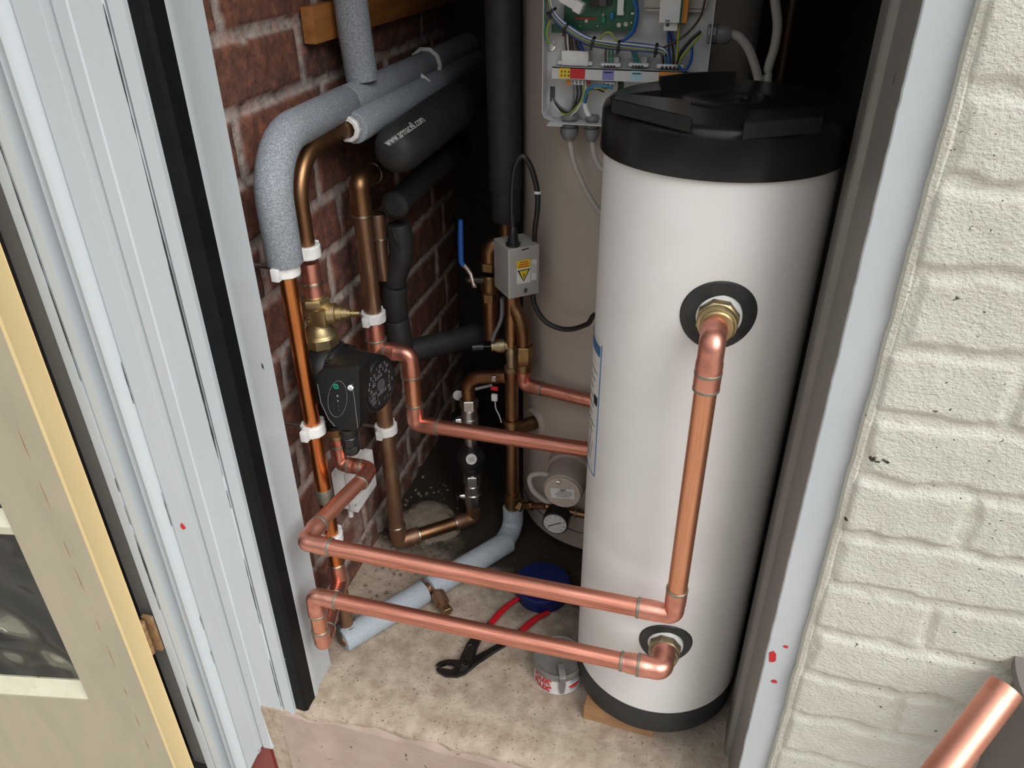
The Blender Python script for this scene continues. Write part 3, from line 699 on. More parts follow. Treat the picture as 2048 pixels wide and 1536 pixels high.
# lower pump union + pipe down, forward and across to the tank's upper port (22 mm)
T_C, T_R = V((.580, .214, 0)), .126
FY = .030
ZU = .351; ZL = .246
lu = thing('pump_union', 'small aged brass union nut under the black pump', 'union', (RX, PY, zl-.01))
b = MB(); b.hexn((RX, PY, zl-.004), (RX, PY, zl+.014), .0195, .002, 6, .2); build('nut', b, M['brass'], lu)
b = MB(); b.rcyl((RX, PY, zl-.012), (RX, PY, zl-.003), .0155, .001); build('tailpiece', b, M['brass'], lu)
PX = .088; zq = at(712, 925, Y=PY-.0).z
cp = thing('copper_pipe', 'bright copper pipe from under the pump across the front to the upper tank port', 'pipe', (.6, FY, ZU))
up_z = at(1418, 684, Y=FY).z
UX = at(1380, 1000, Y=FY).x
yb = PY; zE = .348
elbow(cp, (RX, PY, zE), (0, 0, -1), (1, 0, 0), r22*.98, r22*1.9, r22*1.3)
elbow(cp, (RX+.052, PY, zE), (1, 0, 0), (0, -1, 0), r22*.98, r22*1.7, r22*1.5)
LX = at(606, 1082, Y=FY).x
build('tube', MB().cyl((RX, PY, zl-.008), (RX, PY, zE+.03), r22, None, 24), M['copper_elbow'], cp)
PX2 = RX+.052
build('tube', MB().cyl((PX2, PY-.025, zE), (LX, FY+.028, ZU), r22, None, 28), M['copper_sand_y'], cp)
dy = V((LX-PX2, FY-PY, ZU-zE)).normalized()
elbow(cp, (LX, FY, ZU), dy, (1, 0, 0), r22, r22*1.9, r22*1.7)
build('tube', MB().cyl((LX+.025, FY, ZU), (UX-.025, FY, ZU), r22*1.02, None, 32), M['copper_sand_x'], cp)
elbow(cp, (UX, FY, ZU), (1, 0, 0), (0, 0, 1), r22, r22*1.5, r22*2.3)
build('tube', MB().cyl((UX, FY, ZU+.03), (UX, FY, up_z-.03), r22*1.02, None, 32), M['copper_sand_z'], cp)
elbow(cp, (UX, FY, up_z), (0, 0, 1), (0, 1, 0), r22*1.06, r22*1.75, r22*1.25, rings=(1, 0))
build('socket', MB().cyl((UX, FY, up_z-.052), (UX, FY, up_z-.028), r22*1.2, None, 28), M['copper_elbow'], cp)
solder_ring(cp, (UX, FY, up_z-.053), (0, 0, 1), r22*1.04)

# lower return: riser tee -> forward -> up -> across to the lower port
rp_ = thing('copper_pipe', 'bright copper pipe lowest across the front, from the riser tee to the lower tank port', 'pipe', (.6, FY, ZL))
zb = zt-.018; LE = V((L2, FY, zb))
build('tube', MB().cyl(TB+TD*.020, LE-TD*.022, r22, None, 28), M['copper_elbow'], rp_)
elbow(rp_, LE, TD, (0, 0, 1), r22, r22*1.6, r22*1.2)
build('tube', MB().cyl((L2, FY, zb+.025), (L2, FY, ZL-.025), r22, None, 28), M['copper_sand_z'], rp_)
elbow(rp_, (L2, FY, ZL), (0, 0, 1), (1, 0, 0), r22, r22*1.6, r22*1.6)
PX3 = at(1328, 1320, Y=FY).x
build('tube', MB().cyl((L2+.028, FY, ZL), (PX3-.03, FY, ZL), r22*1.02, None, 32), M['copper_sand_x'], rp_)
elbow(rp_, (PX3, FY, ZL), (1, 0, 0), (-.03, 1, .0), r22*1.15, r22*1.75, r22*1.0, rings=(1, 0))
cx0 = at(1243, 1322, Y=FY).x; cx1 = at(1288, 1332, Y=FY).x
sc_ = build('slip_coupling', MB().lathe((cx0, FY, ZL), (1, 0, 0), [(0, r22*1.13), (.006, r22*1.13), (.009, r22*1.2), (cx1-cx0, r22*1.2)], 28), M['copper_elbow'], rp_)
solder_ring(sc_, (cx0, FY, ZL), (1, 0, 0), r22)

# 5. 28 mm aged drop from the top elbow down to the floor, then back to the valve stack
DX, DY = RX, at(748, 640, X=RX).y
ze = at(722, 362, X=RX).z
zt3 = at(757, 697, X=RX).z; zc4 = at(745, 634, X=RX).z; zc5 = at(768, 862, X=RX).z
zr3 = at(750, 680, X=RX).z
dp = thing('drop_pipe', 'tarnished copper pipe dropping behind the pump from a fat elbow down to the floor', 'pipe', (DX, DY, .0))
elbow(dp, (DX, DY, ze), (0, -1, 0), (0, 0, -1), r28, r28*1.5, r28*2.0, 'copper_brown', 'solder_bright')
build('tube', MB().cyl((DX, DY+.03, ze), (DX, .60, ze), r28*.97, None, 24), M['copper_brown'], dp)
lab(build('upper_tube', MB().cyl((DX, DY, zc4-.002), (DX, DY, ze-.035), r28, None, 28), M['copper_drip'], dp), 'brown tube streaked with pale drips')
tee = build('tee', MB().lathe((DX, DY, zt3-.03), (0, 0, 1), [(0, r28*1.1), (zc4-zt3+.028, r28*1.1)], 28).tube([(DX, DY, zt3), (DX+.034, DY, zt3)], r28*1.08, 24), M['copper_elbow'], dp)
solder_ring(tee, (DX, DY, zr3), (0, 0, 1), r28*1.09)
FZ = .028
lab(build('lower_tube', MB().cyl((DX, DY, FZ+.03), (DX, DY, zt3-.03), r28, None, 28), M['copper_dull'], dp), 'dirty brown lower tube')
bx = at(948, 1040, Y=.49); VS = V((bx.x, .49, FZ))
hd = (VS-V((DX, DY, FZ))).normalized()
elbow(dp, (DX, DY, FZ), (0, 0, -1), hd, r28, r28*1.3, r28*1.6, 'copper_dull', 'solder_bright')
build('tube', MB().cyl(V((DX, DY, FZ))+hd*.035, VS-hd*.04, r28*.95, None, 24), M['copper_brown'], dp)
elbow(dp, VS, hd, (0, 0, 1), r28*.95, r28*1.4, r28*1.5, 'copper_dull', 'solder_bright')
clip((DX, DY, zc4), r28, 'white clip where the brown drop pipe turns to bright copper, behind the valve spindle')
clip((DX, DY, zc5), r28, 'white clip on the drop pipe just below and right of the pump')

# branch from its tee forward to the right and behind the tank
br = thing('copper_pipe', 'bright copper branch stepping down from the drop pipe tee and running behind the front tank', 'pipe', (.2, DY, .32))
bxx = at(826, 780, Y=DY).x; zlow = .3205
zst = zt3
elbow(br, (bxx, DY, zst), (1, 0, 0), (0, 0, -1), r28*.95, r28*1.7, r28*1.3)
build('tube', MB().cyl((bxx, DY, zst-.03), (bxx, DY, zlow+.03), r28*.95, None, 28), M['copper_sand_z'], br)
elbow(br, (bxx, DY, zlow), (0, 0, -1), (1, 0, 0), r28*.95, r28*1.2, r28*1.7)
build('tube', MB().cyl((bxx+.025, DY, zlow), (.52, DY, zlow), r28*.93, None, 32), M['copper_sand_x'], br)

# 6. short brown pipe and black lagging on the wall behind
sp_ = thing('short_pipe', 'short brown pipe with a soldered coupling between the drop pipe and the black lagging', 'pipe', (.05, DY+.05, .6))
sy = at(760, 480, X=.045).y
za, zbb = at(757, 425, X=.045).z, at(766, 560, X=.045).z
q = MB(); q.lathe((.045, sy, zbb), (0, 0, 1), [(0, .011), (at(760, 475, X=.045).z-zbb, .011), (at(760, 474, X=.045).z-zbb, .0132), (za-zbb-.005, .0132), (za-zbb, .0118)], 24)
build('tube', q, M['copper_drip'], sp_); solder_ring(sp_, (.045, sy, at(760, 475, X=.045).z), (0, 0, 1), .0125, 'solder_bright')

bl = thing('lagged_pipe', 'fat black rubber lagged pipe with a printed web address, sloping back below the grey foam', 'pipe', (.07, .5, .78))
a0 = at(797, 297, X=.122); a1 = at(948, 188, X=.128)
pa = [V((a0.x, a0.y-.030, a0.z-.002)), V((a0.x, a0.y-.024, a0.z-.001)), V((a0.x, a0.y-.012, a0.z)), V((a0.x, a0.y+.01, a0.z)), (a0+a1)/2+V((0, 0, .002)), V((a1.x, a1.y, a1.z)), V((a1.x, a1.y+.02, a1.z)), V((a1.x, a1.y+.03, a1.z))]
sv = build('rubber_sleeve', MB().tube(pa, [.015, .026, .033, .0355, .0368, .0375, .034, .022], 32), M['blackfoam'], bl)
# printed address wrapped on the sleeve
def wrap_text(s, size, c0, ax, up, r, bold=0, dth=0.0):
    """lettering running along axis 'ax', wrapped round radius r; 'up' is the outward direction at mid-height"""
    me = text_mesh(s, size, bold); ax = V(ax).normalized(); up = (V(up)-ax*V(up).dot(ax)).normalized(); sd_ = up.cross(ax)
    for v in me.vertices:
        th = v.co.y/r; v.co = V(c0)+ax*v.co.x+up*(r*math.cos(th))+sd_*(r*math.sin(th))
    b = MB(); b.bm.from_mesh(me); bpy.data.meshes.remove(me); return b
ad = (a1-a0).normalized()
def on_sleeve(px, py, c, d, r):
    dd = ray(px, py); o = CAM-c; dd_ = dd-d*dd.dot(d); oo = o-d*o.dot(d)
    A = dd_.dot(dd_); B = 2*dd_.dot(oo); K = oo.dot(oo)-r*r; return CAM+dd*((-B-math.sqrt(max(B*B-4*A*K, 0)))/(2*A))
h0 = on_sleeve(768, 282, a0, ad, .0372); h1 = on_sleeve(849, 243, a0, ad, .0372)
mid_ = (h0+h1)/2; along = (mid_-a0).dot(ad)
L_ = abs((h1-h0).dot(ad))
b = wrap_text('www.armacell.com', L_/7.2, a0+ad*along, ad, mid_-(a0+ad*along), .0374, .0002)
build('printed_address', b, M['paleink'], sv)

b2 = thing('lagged_pipe', 'shorter black rubber lagged stub with a blunt round end, under the printed black one', 'pipe', (.08, .43, .7))
e0 = at(790, 409, X=.085); 
build('rubber_sleeve', MB().tube([(.085, e0.y, e0.z), (.085, e0.y+.0015, e0.z), (.085, e0.y+.05, e0.z+.001), (.082, .60, e0.z+.004), (.08, .80, e0.z+.004)], [.0195, .0215, .0215, .0215, .0215], 28), M['blackfoam'], b2)
b = MB(); b.ring((.085, e0.y+.002, e0.z-.001), (0, 1, .12), .0215, .004, .0012, 28); build('tape_band', b, M['blackfoam'], b2)

b3 = thing('lagged_pipe', 'wavy black rubber lagged pipe down the wall, turning back low behind the bright tee', 'pipe', (.07, .43, .5))
Pk = [(796, 447, .075), (801, 480, .075), (802, 515, .075), (789, 555, .078), (788, 590, .078), (793, 640, .074), (800, 680, .072)]
wp = [at(x, y, Y=e0.y+.028) for x, y, X_ in Pk]
for p in wp: p.y = e0.y+.028
s1 = build('rubber_sleeve', sleeve(smooth(wp[:4], 6)+[wp[3]+V((0, 0, -.014))], .0205), M['blackfoam'], b3)
b = MB(); ct = [p+V((.003, -.0208, 0)) for p in smooth(wp[:3], 6)[1:11]]
ct = [at(783+i*2.2+nz(i*.9, 2)*3, 455+i*5.6, Y=e0.y+.0065) for i in range(9)]
b.tube(ct, [.0006, .0014, .002, .0028, .003, .0026, .002, .0016, .0006], 6); build('split', b, M['crack'], s1)
build('rubber_sleeve', sleeve([wp[3]+V((0, 0, -.015)), wp[4]+V((0, 0, -.004)), wp[5]+V((0, 0, .004))], .0218), M['blackfoam'], b3)
build('rubber_sleeve', sleeve([wp[5]+V((0, 0, .003)), wp[6], V((wp[6].x, wp[6].y, .40))], .0224), M['blackfoam'], b3)
hb0 = V((wp[6].x, wp[6].y+.015, .4)); 
build('rubber_sleeve', MB().tube([hb0, V((.19, .62, .397)), V((.225, .68, .395))], .0222, 26), M['blackfoam'], b3)

# 7. grey lagged pipe along the floor
fl = thing('lagged_pipe', 'pale grey foam lagged pipe lying on the floor toward the rear cylinder', 'pipe', (.05, .13, .0))
RPX, RPY = .2655, .487
f0 = V((RX-.004, RY-.022, .0225)); f1 = V((RPX-.010, RPY-.06, .0235))
fd = (f1-f0).normalized()
js = at(858, 1178, Z=.03); k_ = (js-f0).dot(fd)
build('foam_sleeve', sleeve([f0+fd*.004, f0+fd*(k_-.006)], .0222), M['foam_pale'], fl)
build('foam_sleeve', sleeve(fillet([f0+fd*(k_+.006), f1+fd*.02], .03, 8), .0222), M['foam_pale'], fl)
build('foam_sleeve', MB().tube(fillet([f1+fd*.006, V((RPX, RPY, .024)), V((RPX, RPY, at(1028, 1015, Y=RPY).z))], .03, 10), .0205, 28), M['foam_pale'], fl)
build('tube', MB().cyl(f0+fd*.002, f1, .0115, None, 20), M['copper_dull'], fl)
bq = at(866, 1170, Z=.03); be = at(893, 1222, Z=.017)
b = MB(); b.tube([f0+fd*k_, bq+V((0, 0, -.004)), be], .0105, 18); b.lathe(bq.lerp(be, .35), be-bq, [(0, .0135), (.022, .0135)], 20); lab(build('branch_stub', b, M['copper_dull'], fl), 'dirty brown branch stub poking from the joint')
b = MB(); b.hexn(be-(be-bq).normalized()*.006, be+(be-bq).normalized()*.004, .0118); build('stub_nut', b, M['brass_dark'], fl)
b = MB(); b.lathe(V((RX, RY, .004)), (0, 0, 1), [(0, .016), (.004, .0195), (.036, .0195), (.040, .016)], 24); lab(build('dark_mouth', b, M['darkgrey'], fl), 'dark split mouth of the foam round the riser foot')
# ------------------------------------------------------------------ front tank
TX, TY = .580, .214
def cpatch(c, r, a0, a1, z0, z1, n=16, th=.0004):
    b = MB(); rows = []
    for z in (z0, z1): rows.append([b.bm.verts.new((c[0]+r*math.cos(a0+(a1-a0)*i/n), c[1]+r*math.sin(a0+(a1-a0)*i/n), z)) for i in range(n+1)])
    for i in range(n): b.bm.faces.new((rows[0][i], rows[0][i+1], rows[1][i+1], rows[1][i]))
    return b
zlidb = at(1400, 362, Y=TY-.131).z; zlidt = at(1450, 258, Y=TY-.129).z
zbase = .032; zbandt = at(1370, 1440, Y=TY-.127).z
tk = thing('buffer_tank', 'slim white cylinder tank with a black ribbed lid standing in the doorway', 'water tank', (TX, TY, zbase))
build('body', MB().lathe((TX, TY, zbase+.01), (0, 0, 1), [(0, T_R-.003), (.002, T_R), (zlidb-zbase, T_R)], 128), M['tank'], tk)
build('base_ring', MB().lathe((TX, TY, zbase), (0, 0, 1), [(0, T_R-.002), (.003, T_R+.001), (zbandt-zbase-.002, T_R+.0012), (zbandt-zbase, T_R+.0003)], 128), M['rubber'], tk)
LR = .1305
b = MB(); b.lathe((TX, TY, zlidb), (0, 0, 1), [(0, LR), (zlidt-zlidb-.010, LR-.0005), (zlidt-zlidb-.004, LR-.0025), (zlidt-zlidb, LR-.008), (zlidt-zlidb+.001, LR-.012), (zlidt-zlidb+.001, .03), (zlidt-zlidb-.002, .028), (zlidt-zlidb-.002, .001)], 128)
ld = build('lid', b, M['lid'], tk)
zT = zlidt+.0008
# raised ribs on the lid: tall triangular webs round the top and a taller curved one at the back
def rib(pts, h0, h1, th=.0045, z=zT):
    b = MB(); n = len(pts); A = []
    for i, p in enumerate(pts):
        p = V(p); d = (V(pts[min(i+1, n-1)])-V(pts[max(i-1, 0)])).normalized(); s_ = V((-d.y, d.x, 0))*th/2; h = h0+(h1-h0)*i/(n-1)
        A.append([b.bm.verts.new((p.x+s_.x, p.y+s_.y, z-.002)), b.bm.verts.new((p.x+s_.x, p.y+s_.y, z+h)), b.bm.verts.new((p.x-s_.x, p.y-s_.y, z+h)), b.bm.verts.new((p.x-s_.x, p.y-s_.y, z-.002))])
    for i in range(n-1): b.bridge(A[i], A[i+1])
    b.cap(A[0], True); b.cap(A[-1]); return build('rib', b, M['lid'], ld)
def wedge(foot, h):
    """solid raised step on the lid: plan outline with a flat top"""
    b = MB(); b.prism([V((p.x, p.y, zT-.002)) for p in foot], (0, 0, h+.002))
    bmesh.ops.bevel(b.bm, geom=b.bm.edges[:], offset=.0009, segments=2, affect='EDGES'); return build('raised_step', b, M['lid'], ld)
L = lambda x, y, h=0: at(x, y, Z=zT+h)
# front left step, front right step, back left step, tall back web
wedge([L(1222, 222), L(1382, 262), L(1378, 225, .0), L(1240, 210)], .012)
wedge([L(1483, 276), L(1640, 262), L(1650, 240), L(1500, 250)], .013)
wedge([L(1220, 213, 0), L(1320, 200), L(1322, 186), L(1260, 190)], .010)
bp0 = L(1318, 184); bp1 = L(1468, 176)
rib([bp0.lerp(bp1, i/8)+V((0, .010*math.sin(PI*i/8), 0)) for i in range(9)], .0165, .0175, .004)
b = MB(); b.lathe((TX, TY, zT-.002), (0, 0, 1), [(0, .048), (.003, .048), (.0045, .046), (.0045, .02), (.003, .018), (.003, .001)], 48); build('centre_boss', b, M['lid'], ld)
b = MB(); c_ = L(1490, 205); b.rcyl(c_+V((0, 0, .002)), c_+V((0, 0, .0065)), .0055, .001, 14); build('moulding_pip', b, M['lid'], ld)
# flanges and tappings
def port(x, z, fr, nm, label):
    a = math.asin((x-TX)/T_R); nrm = V((math.sin(a)*.35, -1, 0)).normalized(); surf = V((x, TY-math.sqrt(T_R**2-(x-TX)**2), z))
    b = MB(); n = 48; R = []
    for rr, lift in ((.0, .0026), (fr*.55, .0026), (fr*.96, .0022), (fr, .0004)):
        ring = []
        for i in range(n):
            q = 2*PI*i/n; dx, dz = rr*math.cos(q), rr*math.sin(q); xx = x+dx
            ring.append(b.bm.verts.new((xx, TY-math.sqrt(max(T_R**2-(xx-TX)**2, 1e-6))-lift, z+dz)))
        R.append(ring)
    for i in range(3): b.bridge(R[i], R[i+1])
    f = lab(build('flange', b, M['rubber'], tk), label)
    b = MB(); b.lathe(surf+V((0, .004, 0)), (0, -1, 0), [(0, .0245), (.006, .0245), (.0085, .0225), (.010, .0205)], 36)
    lab(build('sealant', b, M['sticker'], f), 'white sealant ring')
    b = MB(); b.hexn(surf+V((0, -.004, 0)), surf+V((0, -.018, 0)), .0225, .002, 8, .3); b.lathe(surf+V((0, -.016, 0)), (0, -1, 0), [(0, .0195), (.002, .0205), (.006, .0205), (.008, .0195), (.0085, .018), (.013, .018), (.0145, .0165), (.0145, .012)], 32)
    build('brass_tapping', b, M['brass'] if z > .5 else M['brass_pale'], f)
    return surf
s1_ = port(UX+.0025, up_z+.001, .0395, 'upper', 'black rubber disc round the upper port')
s2_ = port(PX3-.001, at(1343, 1290, Y=TY-T_R).z, .0365, 'lower', 'black rubber disc round the lower port')
# stubs from the elbows into the tappings
# printed label on the left of the casing
TC = (TX, TY); rr_ = T_R+.0005
aR, zT1 = cyl_hit(1204, 703, TC, T_R); _, zB1 = cyl_hit(1192, 957, TC, T_R); _, zT0 = cyl_hit(1189, 672, TC, T_R); _, zmid = cyl_hit(1197, 800, TC, T_R)
aL = aR-1.05
_, zbl = cyl_hit(1203, 722, TC, T_R)
ztop = cyl_hit(1203, 690, TC, T_R)[1]
lb = lab(build('label', cpatch(TC, rr_, aL, aR, zB1, ztop), M['tank'], tk), 'white technical label with a dark outline')
def cline(a0, z0, a1, z1, w=.0007, n=8, mt='ink', nm='outline', r=None):
    b = MB(); b.tube([(TX+(T_R+.0007)*math.cos(a0+(a1-a0)*i/n), TY+(T_R+.0007)*math.sin(a0+(a1-a0)*i/n), z0+(z1-z0)*i/n) for i in range(n+1)], w, 6); return b
b = MB(); build('outline', cline(aR, ztop, aR, zB1, .0006), M['blueink'], lb)
build('outline', cline(aL, zB1, aR, zB1, .0006, 12), M['blueink'], lb)
build('blue_header', cpatch(TC, rr_+.0004, aL, aR-.03, zbl+.002, ztop-.004), M['blueink'], lb)
b = cpatch(TC, rr_+.0006, aR-.13, aR-.03, cyl_hit(1190, 806, TC, T_R)[1], cyl_hit(1190, 787, TC, T_R)[1]); build('black_square', b, M['ink'], lb)
for k in range(8):
    zz = ztop-.045-k*.013; build('print_line', cline(aR-.30, zz, aR-.07-.05*(k % 3), zz, .0005, 6), M['dimink'], lb)
for k in range(4): build('diagram_line', cline(aR-.16-.05*k, zB1+.015, aR-.10-.05*k, zB1+.05+.03*(k % 2), .0004, 5), M['dimink'], lb)
# timber block under it
w0 = at(1165, 1437, Z=0); w1 = at(1290, 1472, Z=0)
wb = MB(); dx_ = (w1-w0).normalized(); dyv = V((-dx_.y, dx_.x, 0))
lw_ = (w1-w0).length+.012; wb.prism([w0, w0+dx_*lw_, w0+dx_*lw_+dyv*.20, w0+dyv*.20], (0, 0, zbase-.0008)); bmesh.ops.bevel(wb.bm, geom=wb.bm.edges[:], offset=.0015, segments=2, affect='EDGES')
tag(build('timber_block', wb, M['woodblock']), 'rough brown timber block packing up the foot of the white tank', 'block')

# ------------------------------------------------------------------ rear cylinder
RC = V((.430, .650, 0)); RR = .180
hc = thing('hot_water_cylinder', 'big cream hot water cylinder at the back carrying the open wiring panel', 'hot water cylinder', (RC.x, RC.y, 0))
b = MB(); b.lathe(RC, (0, 0, 1), [(.012, RR-.004), (.014, RR), (1.62, RR), (1.66, RR-.03)], 96)
build('body', b, M['cylinder'], hc)
b = MB(); b.lathe(RC, (0, 0, 1), [(0, RR-.012), (.012, RR-.012)], 64); build('foot', b, M['darkgrey'], hc)
b = MB(); b.ring(RC+V((0, 0, .055)), (0, 0, 1), RR-.001, .0022, .0022, 96); lab(build('seam', b, M['darkgrey'], hc), 'dark casing seam near the bottom')
bs = at(1060, 858, Y=RPY+.03)
bs = V((.300, .522, at(1058, 858, Y=.50).z)); bn = (V((bs.x, bs.y, 0))-V((RC.x, RC.y, 0))).normalized()
sfp = V((RC.x, RC.y, bs.z))+bn*RR
b = MB(); b.lathe(sfp-bn*.004, bn, [(0, .033), (.005, .033), (.009, .030), (.010, .022), (.004, .018)], 32); lab(build('port_flange', b, M['cylinder'], hc), 'cream boss round the side port')
# immersion heater cover
iz = at(1140, 925, Y=.46).z; ix = at(1148, 930, Y=.46).x
ic = V((at(1125, 985, Y=.395).x, .395, at(1125, 985, Y=.395).z)); 
im = thing('immersion_heater', 'round cream immersion heater cap with an oval labelled face low on the rear cylinder', 'heater', (ic.x, .45, ic.z))
b = MB(); b.lathe(ic+V((0, .002, 0)), (0, 1, 0), [(0, .0335), (.002, .0355), (.040, .038), (.052, .039), (.056, .043), (.10, .045)], 40); lab(build('cover', b, M['cylinder'], im), 'cream round cover')
b = MB(); b.lathe(ic+V((0, -.001, 0)), (0, 1, 0), [(0, .0325), (.003, .034), (.0045, .034)], 40); fc = build('face', b, M['sticker'], im)
fc.data.materials[0] = M['cylinder']
def on_y(y, x0, z0): return lambda dx, dz, d=0: V((x0+dx, y-d, z0+dz))
Fq = on_y(ic.y-.0012, ic.x, ic.z)
st = MB(); 
R_ = Matrix.Rotation(-.12, 3, 'Y')
def rq(dx, dz, d=0): p = R_ @ V((dx, 0, dz)); return Fq(p.x, p.z, d)
st.prism([rq(-.021, -.012, .0003), rq(.022, -.012, .0003), rq(.022, .010, .0003), rq(-.021, .010, .0003)], (0, -.0003, 0)); sk = build('sticker', st, M['sticker'], fc)
tm = text_mesh('DET', .0065, .0002, .0001); b = MB(); b.merge_mesh(tm, basis(rq(.002, .0065, .0008), R_ @ V((1, 0, 0)), R_ @ V((0, 0, 1)))); build('lettering', b, M['ink'], sk)
for k, (x0, x1) in enumerate(((-.008, .016), (-.012, .018), (-.014, .017), (-.010, .012))):
    z = .0025-k*.0036; b = MB(); b.quad(rq(x0, z, .0009), rq(x1, z, .0009), rq(x1, z+.0013, .0009), rq(x0, z+.0013, .0009)); build('print_line', b, M['dimink'], sk)
b = MB(); b.rcyl(Fq(-.008, .024), Fq(-.008, .024, .003), .0042, .001, 14); build('screw', b, M['chrome'], fc)
lp = [at(*p, Y=.42) for p in ((1098, 952), (1082, 950), (1064, 953), (1058, 963), (1064, 982), (1080, 998), (1096, 1006))]
lp = [V((p.x, .425, p.z)) for p in lp]; lp = [V((ic.x-.01, .44, lp[0].z+.001))]+lp+[V((ic.x-.008, .445, lp[-1].z-.004))]
lab(build('cable', MB().tube(smooth(lp, 6), .0052, 12), M['cream_cable'], im), 'looped cream cable')
# small branch and pressure gauge
gc_ = at(1110, 1048, Y=.425)
gg = thing('pressure_gauge', 'round pressure gauge with a white dial below the immersion heater cap', 'gauge', tuple(gc_))
b = MB(); b.lathe(gc_, (0, 1, 0), [(0, .0235), (.001, .0250), (.004, .0255), (.030, .0245), (.032, .022)], 40); b.cyl(gc_+V((0, .030, 0)), gc_+V((0, .045, 0)), .008, None, 16); build('case', b, M['blackplastic'], gg)
b = MB(); b.cyl(gc_+V((0, -.0004, 0)), gc_+V((0, .002, 0)), .0222, None, 40); di = lab(build('dial', b, M['sticker'], gg), 'white dial')
b = MB(); b.prism([gc_+V((-.014, -.0006, -.007)), gc_+V((-.0135, -.0006, -.0085)), gc_+V((.012, -.0006, .0055)), gc_+V((.0115, -.0006, .007))], (0, -.0005, 0)); build('needle', b, M['ink'], di)
for k in range(9):
    a = math.radians(225-33.7*k); d = V((math.cos(a), 0, math.sin(a))); c = gc_+V((0, -.0006, 0)); pq = V((-d.z, 0, d.x))*.0006
    b = MB(); b.quad(c+d*.0165-pq, c+d*.0165+pq, c+d*.0200+pq, c+d*.0200-pq); build('scale_mark', b, M['ink'], di)

# ------------------------------------------------------------------ rear pipe group in front of the cylinder
rz = lambda y, Y=RPY: at(1022, y, Y=Y).z
rp = thing('valve_pipe', 'upright copper pipe with relief valve and brass tees beside the rear cylinder', 'pipe', (RPX, RPY, 0))
zA, zB_, zC = rz(862), rz(1000), at(1028, 1015, Y=RPY).z
RP = V((RPX, RPY, 0)); U = V((0, 0, 1))
def upz(z): return V((RPX, RPY, z))
build('tube', MB().cyl(upz(zA+.02), upz(rz(742)), .0122, None, 24), M['copper_brown'], rp)
build('tube', MB().cyl(upz(rz(690)), upz(rz(600)+.02), .0112, None, 24), M['copper_brown'], rp)
build('tube', MB().cyl(upz(zB_), upz(zA), .0122, None, 24), M['copper_brown'], rp)
b = MB(); b.lathe(upz(zA-.025), U, [(0, .0165), (.008, .0165), (.010, .0145), (.042, .0145), (.044, .0168), (.054, .0168)], 28)
dB = (sfp-upz(sfp.z)).normalized(); b.cyl(upz(zA+.003), upz(zA+.003)+dB*((sfp-upz(sfp.z)).length-.002), .0135, None, 24); build('tee', b, M['brass_dark'], rp)
b = MB(); b.lathe(upz(zB_-.028), U, [(0, .0125), (.008, .0155), (.010, .0145), (.016, .0145), (.0165, .017), (.040, .017), (.041, .0145), (.050, .0145)], 28)
gx = V((gc_.x-RPX+.004, -.035, -.02))
b.hexn(upz(zB_-.004), upz(zB_-.004)+V((.022, -.004, -.003)), .0135); build('tee', b, M['brass_dark'], rp)
q0 = upz(zB_-.004)+V((.018, -.003, -.003)); q1 = at(1092, 1012, Y=.462); q2 = at(1172, 1030, Y=.458)
bt = build('branch_tube', MB().cyl(q0, q1, .0065, None, 16).cyl(q1, q2, .0072, None, 16), M['copper_brown'], rp)
b = MB(); dq = (q2-q1).normalized(); b.hexn(q0.lerp(q1, .25), q0.lerp(q1, .5), .0095); build('nut', b, M['brass_dark'], rp)
for k in (.55, .75): solder_ring(bt, q1.lerp(q2, k), dq, .0085)
# relief valve body on the pipe with its black knob facing left
zv2 = rz(690)
b = MB(); b.lathe(upz(rz(742)), U, [(0, .0125), (.002, .0135), (.010, .0135), (.0105, .0095), (.030, .0095), (.034, .0105), (.044, .0105), (.046, .008), (.05, .008)], 24); build('valve_body', b, M['brass_pale'], rp)
kd = V((-.9, -.35, .0)).normalized(); kp = upz(rz(690))
b = MB(); b.lathe(kp, kd, [(0, .0085), (.012, .0085), (.013, .012), (.019, .0125), (.025, .012), (.031, .009), (.036, .009)], 20); build('side_outlet', b, M['brass_pale'], rp)
b = MB(); b.lathe(kp+kd*.037, kd, [(0, .002), (.012, .002), (.013, .0065), (.032, .0065), (.033, .0055)], 14)
build('black_knob', b, M['blackplastic'], rp)
b = MB(); lv = [at(*p, Y=RPY-.018) for p in ((1004, 596), (1004, 628), (999, 648), (990, 666), (985, 680))]; b.tube(smooth(lv, 4), .0058, 10, True, .6); lab(build('grey_lever', b, M['greyplastic'], rp), 'bent grey lever')

# copper swan neck from the valve actuator to the union, then out to the right behind the tank
SX, SY = .290, .478
sw = thing('copper_pipe', 'copper swan neck under the grey actuator box, with union, turning right behind the tank', 'pipe', (SX, SY, .4))
ua, ub = at(1050, 690, Y=SY).z, at(1050, 738, Y=SY).z
ez = at(1056, 770, Y=SY).z
build('tube', MB().tube(smooth([(RPX+.002, SY+.012, at(1030, 600, Y=SY).z+.03), (RPX+.004, SY+.010, at(1030, 612, Y=SY).z), (SX-.008, SY+.004, at(1042, 640, Y=SY).z), (SX-.001, SY, at(1048, 665, Y=SY).z), (SX, SY, ua-.004)], 8), .0120, 24), M['copper_brown'], sw)
b = MB(); b.hexn((SX, SY, ub+.012), (SX, SY, ua), .0175, .002, 6, .2); b.lathe((SX, SY, ub-.004), (0, 0, 1), [(0, .0125), (.003, .0165), (.014, .0165), (.016, .014)], 24); build('union', b, M['brass_dark'], sw)
elbow(sw, (SX, SY, ez), (0, 0, -1), (1, -.19, 0), .0112, .0112*1.5, .0112*1.7, 'copper_elbow', 'solder')
build('tube', MB().cyl((SX, SY, ez+.028), (SX, SY, ub), .0112, None, 20), M['copper'], sw)
hd2 = V((1, -.19, 0)).normalized()
